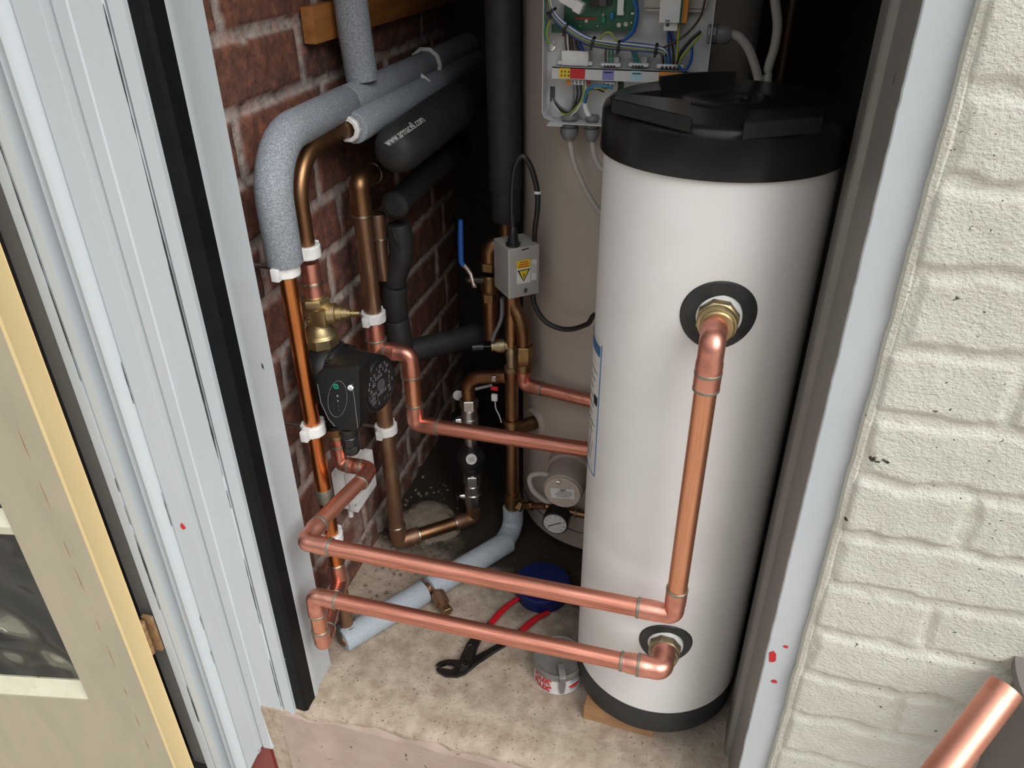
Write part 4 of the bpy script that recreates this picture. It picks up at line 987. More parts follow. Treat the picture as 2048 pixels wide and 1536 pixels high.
build('tube', MB().cyl(V((SX, SY, ez))+hd2*.03, V((SX, SY, ez))+hd2*.21, .0118, None, 24), M['copper_sand_x'], sw)

# grey motorised valve actuator turned to face right
an = math.radians(40); ad_ = V((math.cos(an), math.sin(an), 0)); anr = V((math.sin(an), -math.cos(an), 0))
A0 = at(1017, 550, Y=.425)
xr = at(1079, 545, P=A0, N=anr); wA = (xr-A0).dot(ad_)
def ap(x, y): return at(x, y, P=A0, N=anr)
zt_, zb_ = ap(1017, 500).z, ap(1019, 599).z
ac = thing('valve_actuator', 'grey steel actuator box with a yellow shock warning sticker, on the rear pipes', 'actuator', (A0.x, A0.y, zb_))
AR = Matrix((ad_, -anr, V((0, 0, 1)))).transposed()
dA = .058
cA = A0+ad_*(wA/2)-anr*(dA/2)
b = MB(); b.box((cA.x, cA.y, (zt_+zb_)/2), (wA, dA, zt_-zb_), AR, .0022, 3); build('case', b, M['steelbox'], ac)
def aq(s, z, d=.0004): p = A0+ad_*(s*wA)+anr*d; return V((p.x, p.y, z))
Hh = zt_-zb_
zz = lambda f: zb_+Hh*f
b = MB(); b.prism([aq(.26, zz(.28)), aq(.70, zz(.28)), aq(.70, zz(.75)), aq(.26, zz(.75))], anr*.0003); wk = lab(build('warning_sticker', b, M['sticker'], ac), 'white and yellow shock warning sticker')
b = MB(); b.prism([aq(.25, zz(.595), .0008), aq(.70, zz(.595), .0008), aq(.70, zz(.755), .0008), aq(.25, zz(.755), .0008)], anr*.0002); build('yellow_band', b, M['yellow'], wk)
tri = lambda k, d: [aq(.48-.205*k, zz(.56-(1-k)*.06), d), aq(.48+.205*k, zz(.56-(1-k)*.06), d), aq(.48, zz(.315+(1-k)*.115), d)]
b = MB(); b.prism(tri(1.0, .0008), anr*.0002); build('triangle', b, M['ink'], wk)
b = MB(); b.prism(tri(.72, .0011), anr*.0002); build('triangle', b, M['yellow'], wk)
b = MB(); b.prism([aq(.50, zz(.52), .0014), aq(.455, zz(.445), .0014), aq(.485, zz(.445), .0014), aq(.465, zz(.375), .0014), aq(.515, zz(.46), .0014), aq(.485, zz(.46), .0014)], anr*.0001); build('flash', b, M['ink'], wk)
for k in range(3):
    z = zz(.615+.045*k); b = MB(); b.quad(aq(.30+.03*k, z, .0012), aq(.65-.02*k, z, .0012), aq(.65-.02*k, z+.0015, .0012), aq(.30+.03*k, z+.0015, .0012)); build('print_line', b, M['redsticker'], wk)
b = MB(); b.prism([aq(.73, zz(.31)), aq(.90, zz(.31)), aq(.90, zz(.72)), aq(.73, zz(.72))], anr*.0003); s2 = lab(build('side_sticker', b, M['sticker'], ac), 'narrow white sticker')
for k in range(3): b = MB(); b.quad(aq(.77+.045*k, zz(.45), .0008), aq(.785+.045*k, zz(.45), .0008), aq(.785+.045*k, zz(.69-.05*k), .0008), aq(.77+.045*k, zz(.69-.05*k), .0008)); build('print_line', b, M['dimink'], s2)
b = MB(); b.rcyl(aq(.52, zz(.13), 0), aq(.52, zz(.13), .002), .0042, .001, 14); build('screw', b, M['nickel'], ac)
b = MB(); b.prism([aq(.42, zz(.945), .0002), aq(.66, zz(.955), .0002), aq(.64, zz(.975), .0002), aq(.42, zz(.965), .0002)], anr*.0003); build('slot', b, M['ink'], ac)
gt = V((cA.x, cA.y, zt_))+ad_*(-.012)+anr*.014
b = MB(); b.lathe(gt, (0, 0, 1), [(0, .0115), (.004, .0115), (.005, .009), (.028, .006), (.03, .0045)], 18); gl = build('strain_relief', b, M['blackplastic'], ac)
lpY = gt.y
lp = [gt+V((0, 0, .028))]+[V((at(x, y, Y=lpY+k).x, lpY+k, at(x, y, Y=lpY+k).z)) for x, y, k in ((1024, 420, 0), (1025, 370, .0), (1031, 330, .002), (1044, 312, .004), (1058, 326, .006), (1068, 352, .008), (1075, 385, .01), (1075, 420, .012), (1070, 460, .02))]+[V((at(1069, 480, Y=lpY+.03).x, lpY+.03, zt_-.01))]
cbl = build('cable', MB().tube(smooth(lp, 6), .0042, 12), M['blackplastic'], ac); lab(cbl, 'black looped cable')
tp = smooth(lp, 6)[45]; b = MB(); b.ring(lp[7], (0, .1, 1), .0042, .004, .0012, 16); lab(build('cable_tie', b, M['whiteplastic'], cbl), 'white cable tie')
lp = [at(x, y, Y=k) for x, y, k in ((1066, 585, .46), (1068, 605, .455), (1080, 630, .45), (1098, 648, .445), (1125, 658, .44), (1150, 657, .435), (1175, 648, .425), (1200, 636, .40))]+[V((.49, .375, .47)), V((.53, .37, .36)), V((.54, .375, .15)), V((.54, .38, .006))]
lab(build('cable', MB().tube(smooth(lp, 6), .0042, 12), M['blackplastic'], ac), 'black cable sagging toward the front tank')

# tall black lagged pipe beside the rear cylinder
tz_ = at(1012, 440, Y=.55).z
tb = thing('lagged_pipe', 'tall straight black lagged pipe standing beside the rear cylinder, left of the wiring panel', 'pipe', (.236, .55, tz_))
b = MB(); b.tube([(.240, .55, tz_+.05), (.240, .55, tz_+.055), (.2385, .55, 1.05), (.2365, .55, 1.45)], [.0255, .0268, .0268, .0268], 28); build('rubber_sleeve', b, M['blackfoam'], tb)
b = MB(); b.tube([(.2415, .548, tz_), (.2415, .548, tz_+.005), (.2405, .55, tz_+.05)], [.0225, .0245, .0245], 28); build('rubber_sleeve', b, M['blackfoam'], tb)
build('tube', MB().cyl((.243, .545, tz_-.05), (.242, .548, tz_+.01), .0125, None, 20), M['copper_brown'], tb)

# brass lever valve with a blue handle, further back
bvx = at(980, 560, Y=.55).x; bY = .55
bz = lambda y: at(980, y, Y=bY).z
bv = thing('lever_valve', 'brass ball valve with an upright blue lever in the dark behind the actuator box', 'valve', (bvx, bY, bz(560)))
b = MB(); b.tube(fillet([(bvx+.035, bY+.01, bz(487)), (bvx, bY, bz(487)), (bvx, bY, bz(525))], .02, 8), .0135, 20); lab(build('upper_elbow', b, M['copper_brown'], bv), 'dark copper elbow above')
b = MB(); b.hexn((bvx, bY, bz(540)), (bvx, bY, bz(522)), .0165); b.lathe((bvx, bY, bz(585)), (0, 0, 1), [(0, .0135), (.006, .0165), (.03, .0165), (.035, .0135)], 24); b.hexn((bvx, bY, bz(602)), (bvx, bY, bz(584)), .0155); build('body', b, M['brass_dark'], bv)
build('tube', MB().cyl((bvx, bY, bz(675)), (bvx, bY, bz(600)), .0135, None, 20), M['copper_brown'], bv)
b = MB(); lvp = [V((at(x, y, Y=bY-.03).x, bY-.03, at(x, y, Y=bY-.03).z)) for x, y in ((921, 440), (921, 480), (922, 522), (926, 531))]
b.tube(lvp, [.0042, .005, .005, .0042], 12); lab(build('lever', b, M['blue'], bv), 'blue plastic lever sleeve')
b = MB(); l2 = [V((at(x, y, Y=bY-.03).x, bY-.03, at(x, y, Y=bY-.03).z)) for x, y in ((925, 529), (934, 538), (941, 548), (945, 562), (947, 572), (953, 572))]; b.tube(l2, .0026, 8, True, 1.6); build('lever_arm', b, M['chrome'], bv)
sp0 = V((at(940, 560, Y=bY-.03).x, bY-.03, at(940, 560, Y=bY-.03).z)); b = MB(); b.lathe(sp0+V((-.006, 0, 0)), V((bvx, bY, bz(562)))-sp0, [(0, .005), (.005, .005), (.0055, .0065), (.012, .0065), (.0125, .005), (.03, .007)], 12); build('spindle', b, M['nickel'], bv)

# strainer stack between the floor pipe and the brown upper elbow
VX, VY = VS.x, .49
vz = lambda y: at(950, y, Y=VY).z
vs = thing('valve_stack', 'two small nickel isolating valves with a black ball strainer between them', 'valve', (VX, VY, 0))
def iso(y0, y1, nm):
    b = MB(); a_, c_ = vz(y1), vz(y0); h = c_-a_
    b.lathe((VX, VY, a_), (0, 0, 1), [(0, .0125), (h*.18, .0130), (h*.2, .0165), (h*.5, .0175), (h*.52, .0155), (h*.72, .0155), (h*.74, .0135), (h*.76, .0135)], 26); b.hexn((VX, VY, a_+h*.74), (VX, VY, c_), .0175, .0015, 6, .3)
    vb = build('valve_body', b, M['nickel'], vs)
    zc_ = a_+h*.42; kd_ = V((-.95, -.3, 0)).normalized(); p = V((VX, VY, zc_))
    b = MB(); b.lathe(p+kd_*.012, kd_, [(0, .0075), (.010, .0075), (.0105, .0055), (.014, .0055)], 14); build('spindle', b, M['chrome'], vb)
    b = MB(); b.box(p+kd_*.030, (.008, .012, .005), Matrix.Rotation(.3, 3, 'Z'), .001); b.box(p+kd_*.030+V((0, .002, -.008)), (.006, .010, .016), Matrix.Rotation(.5, 3, 'X'), .0015); build('butterfly_handle', b, M['blackplastic'], vb)
iso(798, 872, 'u'); iso(948, 1022, 'l')
bc = V((VX, VY, vz(915))); b = MB(); b.sphere(bc, .027, (1, 1, 1.05), 28); b.rcyl(bc+V((0, 0, -.034)), bc+V((0, 0, -.018)), .0195); b.rcyl(bc+V((0, 0, .02)), bc+V((0, 0, .03)), .016); bb = lab(build('strainer', b, M['blackplastic'], vs), 'round black strainer')
tc_ = (CAM-bc).normalized(); sd2 = (tc_+V((0, 0, -.18))).normalized(); b = MB(); b.cyl(bc+sd2*.0262, bc+sd2*.0283, .0105, None, 28); kk = lab(build('sticker', b, M['sticker'], bb), 'round white sticker')
a2, u2, v2 = frame(sd2)
for k in range(3): b = MB(); o = bc+sd2*.0285; uu = u2.lerp(v2, .2).normalized(); w2 = sd2.cross(uu); b.quad(o+uu*-.006+w2*(-.003+.003*k), o+uu*.006+w2*(-.003+.003*k), o+uu*.006+w2*(-.0018+.003*k), o+uu*-.006+w2*(-.0018+.003*k)); build('print_line', b, M['dimink'], kk)
build('link', MB().cyl((VX, VY, vz(955)), (VX, VY, vz(860)), .0115, None, 18), M['nickel'], vs)
be2 = thing('short_pipe', 'brown copper bend from the valve stack up into the rear upright pipe', 'pipe', (VX, VY, vz(800)))
build('tube', MB().tube(fillet([(VX, VY, vz(805)), (VX, VY, at(950, 757, Y=VY).z), (RPX-.010, RPY+.001, at(1000, 750, Y=VY).z)], .032, 10), .0128, 22), M['copper_brown'], be2)
# small temperature probe hanging from that bend
tpz = at(990, 770, Y=.465)
pb = thing('cable_probe', 'small white and red clip probe hanging on a thin wire by the brown bend', 'probe', tuple(tpz))
b = MB(); b.box(at(988, 757, Y=.466), (.009, .006, .012), None, .001); build('clip', b, M['nickel'], pb)
b = MB(); b.box(at(989, 777, Y=.466), (.0135, .006, .007), None, .001); lab(build('red_band', b, M['redsticker'], pb), 'dark red band')
b = MB(); b.box(at(989, 795, Y=.466), (.011, .006, .014), None, .001); build('plug', b, M['whiteplastic'], pb)
b = MB(); b.tube(smooth([at(*p, Y=.466) for p in ((990, 804), (992, 818), (998, 830), (1003, 845))], 5), .0012, 8); build('wire', b, M['w_white'], pb)
b = MB(); kn = at(917, 786, Y=.55); b.lathe(kn, (.3, -1, .2), [(0, .004), (.01, .004), (.011, .010), (.014, .0105), (.016, .008)], 20); b.cyl(kn+V((0, 0, 0)), kn+V((.05, .06, -.01)), .003, None, 8)
tag(build('filling_knob', b, M['dirtywhite']), 'pale round knob in the dark left of the valve stack', 'knob')
# ------------------------------------------------------------------ open wiring panel on the rear cylinder
YB, YF = .4665, .432
def fx(x, y, Y=YF): p = at(x, y, Y=Y); return p
pt0 = fx(1083, 100); xl = pt0.x; xr2 = fx(1424, 60).x; zb0 = fx(1110, 246).z; zcut = fx(1083, 226).z
cpn = thing('wiring_panel', 'open white metal wiring tray with circuit board and coloured wires on the rear cylinder', 'control panel', (xl, YB, zb0))
ZT2 = 1.22
b = MB()
pol = [(xl, ZT2), (xl, zcut), (xl+.004, zcut-.008), (xl+.014, zb0+.001), (xr2, zb0+.001), (xr2, ZT2)]
b.prism([V((x, YB, z)) for x, z in pol], (0, -.0015, 0)); build('back_plate', b, M['whitemetal'], cpn)
b = MB()
ed = [(xl, ZT2), (xl, zcut), (xl+.004, zcut-.008), (xl+.014, zb0+.001)]
for i in range(3):
    (x0, z0), (x1, z1) = ed[i], ed[i+1]; b.prism([V((x0, YB, z0)), V((x1, YB, z1)), V((x1+.001, YB, z1)), V((x0+.001, YB, z0))], (0, YF+.006-YB, 0))
build('side_lip', b.__class__() if False else b, M['whitemetal'], cpn)
b = MB(); b.box(((xl+.012+xr2)/2, (YB+YF)/2, zb0), (xr2-xl-.012, YB-YF+.004, .0012)); b.box((xl+.022, YF-.004, zb0-.001), (.022, .010, .0012), Matrix.Rotation(.15, 3, 'X')); build('bottom_lip', b, M['whitemetal'], cpn)
b = MB(); b.box((xr2, (YB+YF)/2, (zb0+ZT2)/2), (.0012, YB-YF, ZT2-zb0)); build('side_lip', b, M['whitemetal'], cpn)
def pq(x, y, Y=YF): p = at(x, y, Y=Y); return V((p.x, Y, p.z))
def plate(mb, x0, y0, x1, y1, Y, th=.001):
    a, c = pq(x0, y0, Y), pq(x1, y1, Y); mb.box(((a.x+c.x)/2, Y+th/2, (a.z+c.z)/2), (abs(c.x-a.x), th, abs(c.z-a.z))); return mb
YR = .440
r0, r1 = pq(1104, 134, YR), pq(1392, 164, YR); zr0, zr1 = pq(1104, 157, YR).z, r0.z
b = MB(); b.box(((r0.x+r1.x)/2, YR+.0008, (zr0+zr1)/2), (r1.x-r0.x, .0016, zr1-zr0)); b.box(((r0.x+r1.x)/2, (YR+YB)/2, zr1-.0006), (r1.x-r0.x, YB-YR, .0012))
rail = build('terminal_rail', b, M['whitemetal'], cpn)
def stk(nm, x0, x1, mt, f0=.08, f1=.95, l=None):
    a, c = pq(x0, 145, YR-.0004).x, pq(x1, 145, YR-.0004).x; b = MB(); b.box(((a+c)/2, YR-.0003, zr0+(zr1-zr0)*(f0+f1)/2), (c-a, .0005, (zr1-zr0)*(f1-f0))); o = build(nm, b, M[mt], rail); return lab(o, l)
for x0, x1, mt, l in ((1118, 1140, 'yellow', 'yellow sticker'), (1140, 1170, 'redsticker', 'red sticker'), (1205, 1228, 'violet', 'violet sticker'), (1262, 1284, 'cyan', 'pale cyan sticker'), (1318, 1366, 'orange', 'orange sticker')): stk('sticker', x0, x1, mt, l=l)
for k in range(6):
    a = pq(1122+7*(k % 3), 146, YR); b = MB(); b.box((a.x+.001, YR-.0008, zr0+(zr1-zr0)*(.65 if k < 3 else .32)), (.0018, .0003, .0022)); build('print_mark', b, M['ink'], rail)
for x0 in (1208, 1265):
    b = MB(); a, c = pq(x0, 145, YR).x, pq(x0+17, 145, YR).x; b.box(((a+c)/2, YR-.0008, zr0+(zr1-zr0)*.72), (c-a, .0003, .0014)); build('print_mark', b, M['ink'], rail)
def term(x0, x1, y0, y1, n):
    Y = YR+.004; a, c = pq(x0, y0, Y), pq(x1, y1, Y); b = MB(); b.box(((a.x+c.x)/2, Y+.006, (a.z+c.z)/2), (c.x-a.x, .012, a.z-c.z), None, .0006); t = lab(build('terminal_block', b, M['whiteplastic'], cpn), 'small white screw terminal block')
    w = (c.x-a.x)/n
    for k in range(n):
        o = V((a.x+w*(k+.5), Y-.0002, (a.z+c.z)/2)); b = MB(); b.ring(o, (0, 1, 0), w*.24, .0006, w*.12, 14); b.box(o, (w*.5, .0006, .0006), Matrix.Rotation(.7, 3, 'Y')); build('screw_ring', b, M['ink'], t)
term(1142, 1172, 160, 170, 4); term(1205, 1228, 164, 175, 3)
b = MB(); plate(b, 1133, 157, 1143, 170, YR+.008, .006); lab(build('connector', b, M['orange'], cpn), 'orange plug body'); b = MB(); plate(b, 1172, 157, 1179, 169, YR+.008, .006); lab(build('connector', b, M['redsticker'], cpn), 'dark red plug body')
# connectors standing on the rail
YC = .449
b = MB(); plate(b, 1123, 101, 1176, 133, YC, .012); bmesh.ops.bevel(b.bm, geom=b.bm.edges[:], offset=.0008, affect='EDGES'); plate(b, 1116, 122, 1184, 131, YC+.002, .008)
for k in range(3): plate(b, 1128+15*k, 104, 1140+15*k, 106, YC-.0006, .001)
lab(build('connector', b, M['whiteplastic'], cpn), 'large white multi-way connector')
for xc, n in ((1221, 4), (1277, 4)):
    b = MB(); plate(b, xc-20, 126, xc+20, 135, YC-.002, .010); bmesh.ops.bevel(b.bm, geom=b.bm.edges[:], offset=.001, affect='EDGES'); plate(b, xc-8, 114, xc+16, 128, YC+.008, .004); c1 = build('connector', b, M['whiteplastic'], cpn)
    b = MB()
    for k in range(n): plate(b, xc-13+6*k, 131, xc-9+6*k, 134.5, YC-.0028, .0008)
    build('pin_slots', b, M['ink'], c1)
b = MB(); plate(b, 1314, 128, 1366, 138, YC-.002, .012); c1 = build('connector', b, M['whiteplastic'], cpn); b = MB()
for k in range(5): plate(b, 1322+8*k, 133, 1327+8*k, 139, YC-.0028, .0008)
build('pin_slots', b, M['ink'], c1)
# circuit board
YP = .452
b = MB(); plate(b, 1130, -60, 1272, 63, YP, .0016); plate(b, 1103, 48, 1122, 66, YP, .0016); pcb = build('circuit_board', b, M['pcb'], cpn)
def comp(nm, x0, y0, x1, y1, h, mt): b = MB(); plate(b, x0, y0, x1, y1, YP-h, h); return build(nm, b, M[mt], pcb)
comp('relay', 1180, -20, 1196, 14, .010, 'w_black'); comp('relay', 1198, -30, 1212, 12, .008, 'darkgrey'); comp('resistor', 1150, 35, 1192, 39, .002, 'redsticker')
comp('fuse', 1236, -10, 1246, 30, .006, 'whiteplastic'); comp('fuse_clip', 1235, 22, 1248, 31, .004, 'chrome'); comp('chip', 1212, -8, 1222, 10, .004, 'w_black'); comp('chip', 1262, 25, 1268, 29, .002, 'whiteplastic')
for x, y, mt in ((1224, 32, 'w_sky'), (1207, 40, 'w_green')):
    b = MB(); p = pq(x, y, YP-.004); b.sphere(p, .0038, (.75, .5, 1.3), 14); build('capacitor', b, M[mt], pcb)
for x, y, r in ((1173, 42, .0022), (1252, 48, .003), (1238, 50, .003), (1263, 45, .0014), (1160, 52, .0012), (1195, 52, .001), (1207, 30, .0016), (1225, 26, .0016)):
    b = MB(); p = pq(x, y, YP); b.cyl(p, p+V((0, -.0015, 0)), r, None, 14); build('solder_pad', b, M['nickel'], pcb)
pw = [pq(1122, -6, .432), pq(1158, 14, .428)]; d = (pw[1]-pw[0]).normalized()
b = MB(); b.box((pw[0]+pw[1])/2, ((pw[1]-pw[0]).length, .010, .011), d.to_track_quat('X', 'Z').to_matrix(), .001); b.box(pw[1], (.012, .012, .014), d.to_track_quat('X', 'Z').to_matrix(), .001); lab(build('plug', b, M['whiteplastic'], cpn), 'white plug hanging over the board')
# relay module on its beige DIN rail
b = MB(); plate(b, 1293, -60, 1412, 18, YB-.012, .006); plate(b, 1291, 17, 1410, 25, YB-.014, .010); lab(build('mounting_rail', b, M['cream_cable'], cpn), 'beige mounting rail')
b = MB(); plate(b, 1326, -60, 1358, 46, YB-.036, .030); plate(b, 1328, 46, 1354, 62, YB-.030, .026); rl = lab(build('relay_module', b, M['whiteplastic'], cpn), 'white relay module')
b = MB(); plate(b, 1317, 30, 1326, 44, YB-.024, .016); build('side_terminal', b, M['rust'], rl)
b = MB(); p = pq(1335, 50, YB-.0305); b.rcyl(p, p+V((0, -.0006, 0)), .0022, .0002, 14); build('screw', b, M['darkgrey'], rl)
tm = text_mesh('25A', .0036, .0001); b = MB(); b.merge_mesh(tm, basis(pq(1335, 42, YB-.0364), (1, 0, 0), (0, 0, 1))); build('rating', b, M['ink'], rl)
b = MB(); plate(b, 1360, -60, 1373, 46, YB-.028, .024); lab(build('earth_terminal', b, M['orange'], cpn), 'yellow earth terminal')
b = MB(); plate(b, 1359, -40, 1362, 46, YB-.029, .003); build('earth_terminal_stripe', b, M['w_green'], cpn)
# wires
def wire(pts, mt, r=.0013, Y=.440, l=None):
    P = [p if isinstance(p, V) else pq(p[0], p[1], Y if len(p) == 2 else p[2]) for p in pts]
    o = build('wire', MB().tube(smooth(P, 6), r, 8), M[mt], cpn); return o
har = [(1096, -12), (1104, 24), (1128, 52), (1172, 80), (1216, 90), (1262, 94), (1318, 100), (1332, 108)]
cols = ['w_black', 'w_blue', 'w_brown', 'w_brown', 'w_grey', 'w_black', 'w_blue', 'w_brown', 'w_blue', 'w_earth', 'w_blue', 'w_black', 'w_blue', 'w_white', 'w_blue', 'w_black', 'w_sky', 'w_white', 'w_blue', 'w_blue']
rw = random.Random(11)
sp_w = [6.5, 5.5, 6.5, 7.5, 6.5, 7.5, 5.5, 5.5]
for k, c in enumerate(cols):
    q = 1-2*k/(len(cols)-1)
    ptsw = [(x-.45*q*s_+rw.uniform(-1, 1), y+.95*q*s_+rw.uniform(-1.2, 1.2), .440+.0035*math.cos(k*2.4)) for (x, y), s_ in zip(har, sp_w)]
    wire(ptsw, c, .00115)
ties = [(1103, 22), (1131, 56), (1186, 84), (1238, 92), (1313, 98)]
for i, (x, y) in enumerate(ties):
    p0 = pq(x, y, .440); d = (pq(*har[min(i+2, 7)], .44)-pq(*har[max(i, 0)], .44)).normalized(); b = MB(); b.ring(p0, d, .0062, .0035, .0014, 16); b.box(p0+V((-.001, -.006, -.006)), (.003, .003, .007)); build('cable_tie', b, M['w_black'], cpn)
for k, x in enumerate((1133, 1137, 1141, 1146, 1152, 1158, 1163, 1168)):
    wire([(1130+k*4.5, 64+k*3, .444), (1131+k*4.2, 84, .446), (x, 102, .453)], ['w_brown', 'w_white', 'w_black', 'w_brown', 'w_grey', 'w_black', 'w_blue', 'w_blue'][k])
for k in range(3):
    wire([(1214+k*6, 92, .446), (1211+k*7, 108, .447), (1212+k*6, 129, .451)], ['w_brown', 'w_green', 'w_green'][k])
    wire([(1262+k*5, 97, .446), (1266+k*4, 112, .447), (1270+k*6, 129, .451)], ['w_green', 'w_sky', 'w_green'][k])
for k in range(5):
    wire([(1330+k*3, 60 if k > 1 else 104, .444), (1322+k*8, 100, .446), (1326+k*7, 118, .447), (1326+k*7, 131, .451)], ['w_black', 'w_sky', 'w_blue', 'w_black', 'w_blue'][k], .0016)
wire([(1359, 30, .445), (1357, 70), (1354, 118), (1356, 132)], 'w_earth', .0017)
wire([(1412, -10, .443), (1400, 35), (1368, 72), (1325, 96), (1300, 104)], 'w_brown', .0015); wire([(1402, 62, .441), (1380, 82), (1360, 108), (1354, 128)], 'w_black', .0022); wire([(1404, 66, .441), (1384, 90), (1362, 116), (1356, 130)], 'w_earth', .0015)
wire([(1384, 88, .441), (1382, 120), (1370, 141), (1356, 132)], 'w_blue', .002)
wire([(1190, 84), (1202, 76), (1210, 66), (1222, 66), (1232, 80), (1246, 86), (1290, 90)], 'w_earth')
wire([(1268, -8, .44), (1275, 22), (1270, 58), (1255, 76), (1238, 84)], 'w_blue', .0018); wire([(1266, -4, .441), (1272, 22), (1267, 56), (1252, 74)], 'w_sky', .0015)
wire([(1090, -6, .443), (1088, 30), (1091, 68), (1098, 88)], 'w_green'); wire([(1106, 30, .443), (1096, 52), (1094, 72), (1100, 88)], 'w_earth')
b = MB(); p = pq(1102, 91, YB-.0015); b.hexn(p, p+V((0, -.005, 0)), .005); b.rcyl(p+V((0, -.001, 0)), p+V((0, -.002, 0)), .0068, .0005, 18); lab(build('earth_stud', b, M['chrome'], cpn), 'bright earth stud')
for k in range(4):
    wire([(1147+k*7, 171, .446), (1148+k*6.5, 192), (1144+k*3, 214), (1136-k, 222+k*2), (1118, 212+k*3), (1106, 196, .455)], ['w_grey', 'w_black', 'w_black', 'w_earth'][k], .0015)
wire([(1172, 172, .446), (1166, 196), (1150, 224), (1130, 232), (1110, 212), (1105, 198, .456)], 'w_white', .0012)
b = MB(); p = pq(1105, 188, YB-.0022); b.box(p, (.007, .0012, .020), None, .0005); build('cable_hole', b, M['darkgrey'], cpn)
wire([(1226, 175, .444), (1206, 172), (1186, 173), (1173, 184), (1169, 206)], 'w_sky', .0022); wire([(1214, 178, .445), (1200, 176), (1184, 178), (1174, 190), (1170, 206)], 'w_earth', .0013); wire([(1208, 184, .446), (1192, 178), (1178, 182), (1171, 206)], 'w_brown', .0013)
lab(build('cable', MB().tube(smooth([pq(*p, .443) for p in ((1169, 204), (1172, 220), (1180, 236), (1184, 250))], 6), .0034, 12), M['whiteplastic'], cpn), 'white cable core')
for k in range(3): wire([(1236+k*4, 158, .45), (1238+k*4, 172), (1234+k*3, 190)], 'w_black')
for x, r, yb in ((1139, .0115, 289), (1184, .0092, 288)):
    Y = .447; p = pq(x, 258, Y); p = V((p.x, Y, zb0)); b = MB()
    b.lathe(p+V((0, 0, .010)), (0, 0, -1), [(0, r*.6), (0, r*.95), (.004, r*1.1), (.006, r*1.1), (.0062, r*.9), (.010, r*.9)], 22); b.hexn(p+V((0, 0, -.0012)), p+V((0, 0, -.007)), r*1.12, .001, 8)
    b.lathe(p+V((0, 0, -.0075)), (0, 0, -1), [(0, r*.95), (.001, r*1.15), (.009, r*1.15), (.013, r*.95), (.018, r*.72), (.0185, r*.4)], 22); build('cable_gland', b, M['greyplastic'], cpn)
    cc = ([p+V((0, 0, -.02)), pq(1146, 318, .446), pq(1160, 355, .445), pq(1178, 392, .44), pq(1200, 424, .43), pq(1230, 455, .42), V((.47, .405, .60)), V((.49, .395, .35)), V((.49, .395, .006))] if x < 1160 else [p+V((0, 0, -.02)), pq(1188, 308, .447), pq(1198, 332, .445), pq(1216, 356, .44), V((.455, .425, .70)), V((.478, .41, .5)), V((.505, .40, .3)), V((.505, .40, .006))])
    lab(build('cable', MB().tube(smooth(cc, 6), .0042, 12), M['cream_cable'], cpn), 'cream cable leaving a grey gland')
# side gland, side cables
p = V((xr2, .449, pq(1424, 68, .449).z)); b = MB(); b.hexn(p, p+V((.006, 0, 0)), .0125, .001, 8); b.lathe(p+V((.006, 0, 0)), (1, 0, 0), [(0, .0105), (.002, .0125), (.012, .012), (.018, .009)], 20); b.hexn(p+V((-.006, 0, 0)), p+V((-.0005, 0, 0)), .012, .001, 8); lab(build('cable_gland', b, M['greyplastic'], cpn), 'grey gland on the right side of the tray')
cc = [p+V((.022, 0, 0)), pq(1478, 74, .449), pq(1497, 98, .448), pq(1511, 135, .447), pq(1518, 170, .446), pq(1520, 230, .445), V((.615, .43, .6)), V((.62, .42, .006))]
lab(build('cable', MB().tube(smooth(cc, 6), .0058, 12), M['cream_cable'], cpn), 'thick cream cable curving down from the side gland')
sc2 = build('supply_cable', MB().tube(smooth([pq(1546, -60, .455), pq(1550, 0, .455), pq(1555, 50, .455), pq(1549, 95, .453), pq(1536, 140, .451), pq(1530, 200, .45), V((.635, .44, .6)), V((.64, .43, .006))], 6), .006, 12), M['cream_cable'])
tag(sc2, 'cream cable hanging from above to the right of the wiring panel', 'cable')
ti = MB().cyl(at(1592, -40, Y=.80), V((at(1592, -40, Y=.80).x, .80, .0)), .008, None, 16)
tag(build('thin_pipe', ti, M['copper_dull']), 'thin dark copper pipe standing in the gloom right of the rear cylinder', 'pipe')

# ------------------------------------------------------------------ batten, spur box
ba = at(605, 55, X=0.001); bx_ = at(628, 55, Y=ba.y).x; zt1, zb1 = at(628, 14, Y=ba.y).z, at(628, 89, Y=ba.y).z
b = MB(); b.box((bx_/2+.0005, (ba.y+.955)/2, (zt1+zb1)/2), (bx_, .955-ba.y, zt1-zb1), None, .0015, 2)
tag(build('timber_batten', b, M['wood']), 'orange pine batten fixed along the brick wall behind the upright grey foam pipe', 'batten')

p = at(672, 1018, X=.002); sY0 = p.y; sX = at(714, 1019, Y=sY0).x; sZ0 = p.z; sY1 = at(752, 965, X=sX).y; sZ1 = at(744, 898, X=sX).z
sp = thing('fused_spur_box', 'white fused spur box screwed to the bricks below the pump', 'electrical box', (0, sY0, sZ0))
d1 = sX*.62
b = MB(); b.box((d1/2+.0015, (sY0+sY1)/2, (sZ0+sZ1)/2), (d1, sY1-sY0-.004, sZ1-sZ0-.004), None, .002, 2); build('back_box', b, M['dirtywhite'], sp)
b = MB(); b.box((d1+.0015+(sX-d1)/2, (sY0+sY1)/2, (sZ0+sZ1)/2), (sX-d1, sY1-sY0, sZ1-sZ0), None, .002, 2); fp_ = build('cover_plate', b, M['dirtywhite'], sp)
ym, zm = (sY0+sY1)/2, (sZ0+sZ1)/2; hY, hZ = (sY1-sY0), (sZ1-sZ0)
b = MB(); b.box((sX+.0018, ym+.02, zm+.004), (.004, .026, .020), None, .0012, 2); lab(build('fuse_carrier', b, M['palebead'], fp_), 'yellowed fuse carrier')
b = MB(); b.box((sX+.0018, ym-.012, zm+.004), (.0036, .018, .022), None, .0012, 2); build('rocker_switch', b, M['whiteplastic'], fp_)
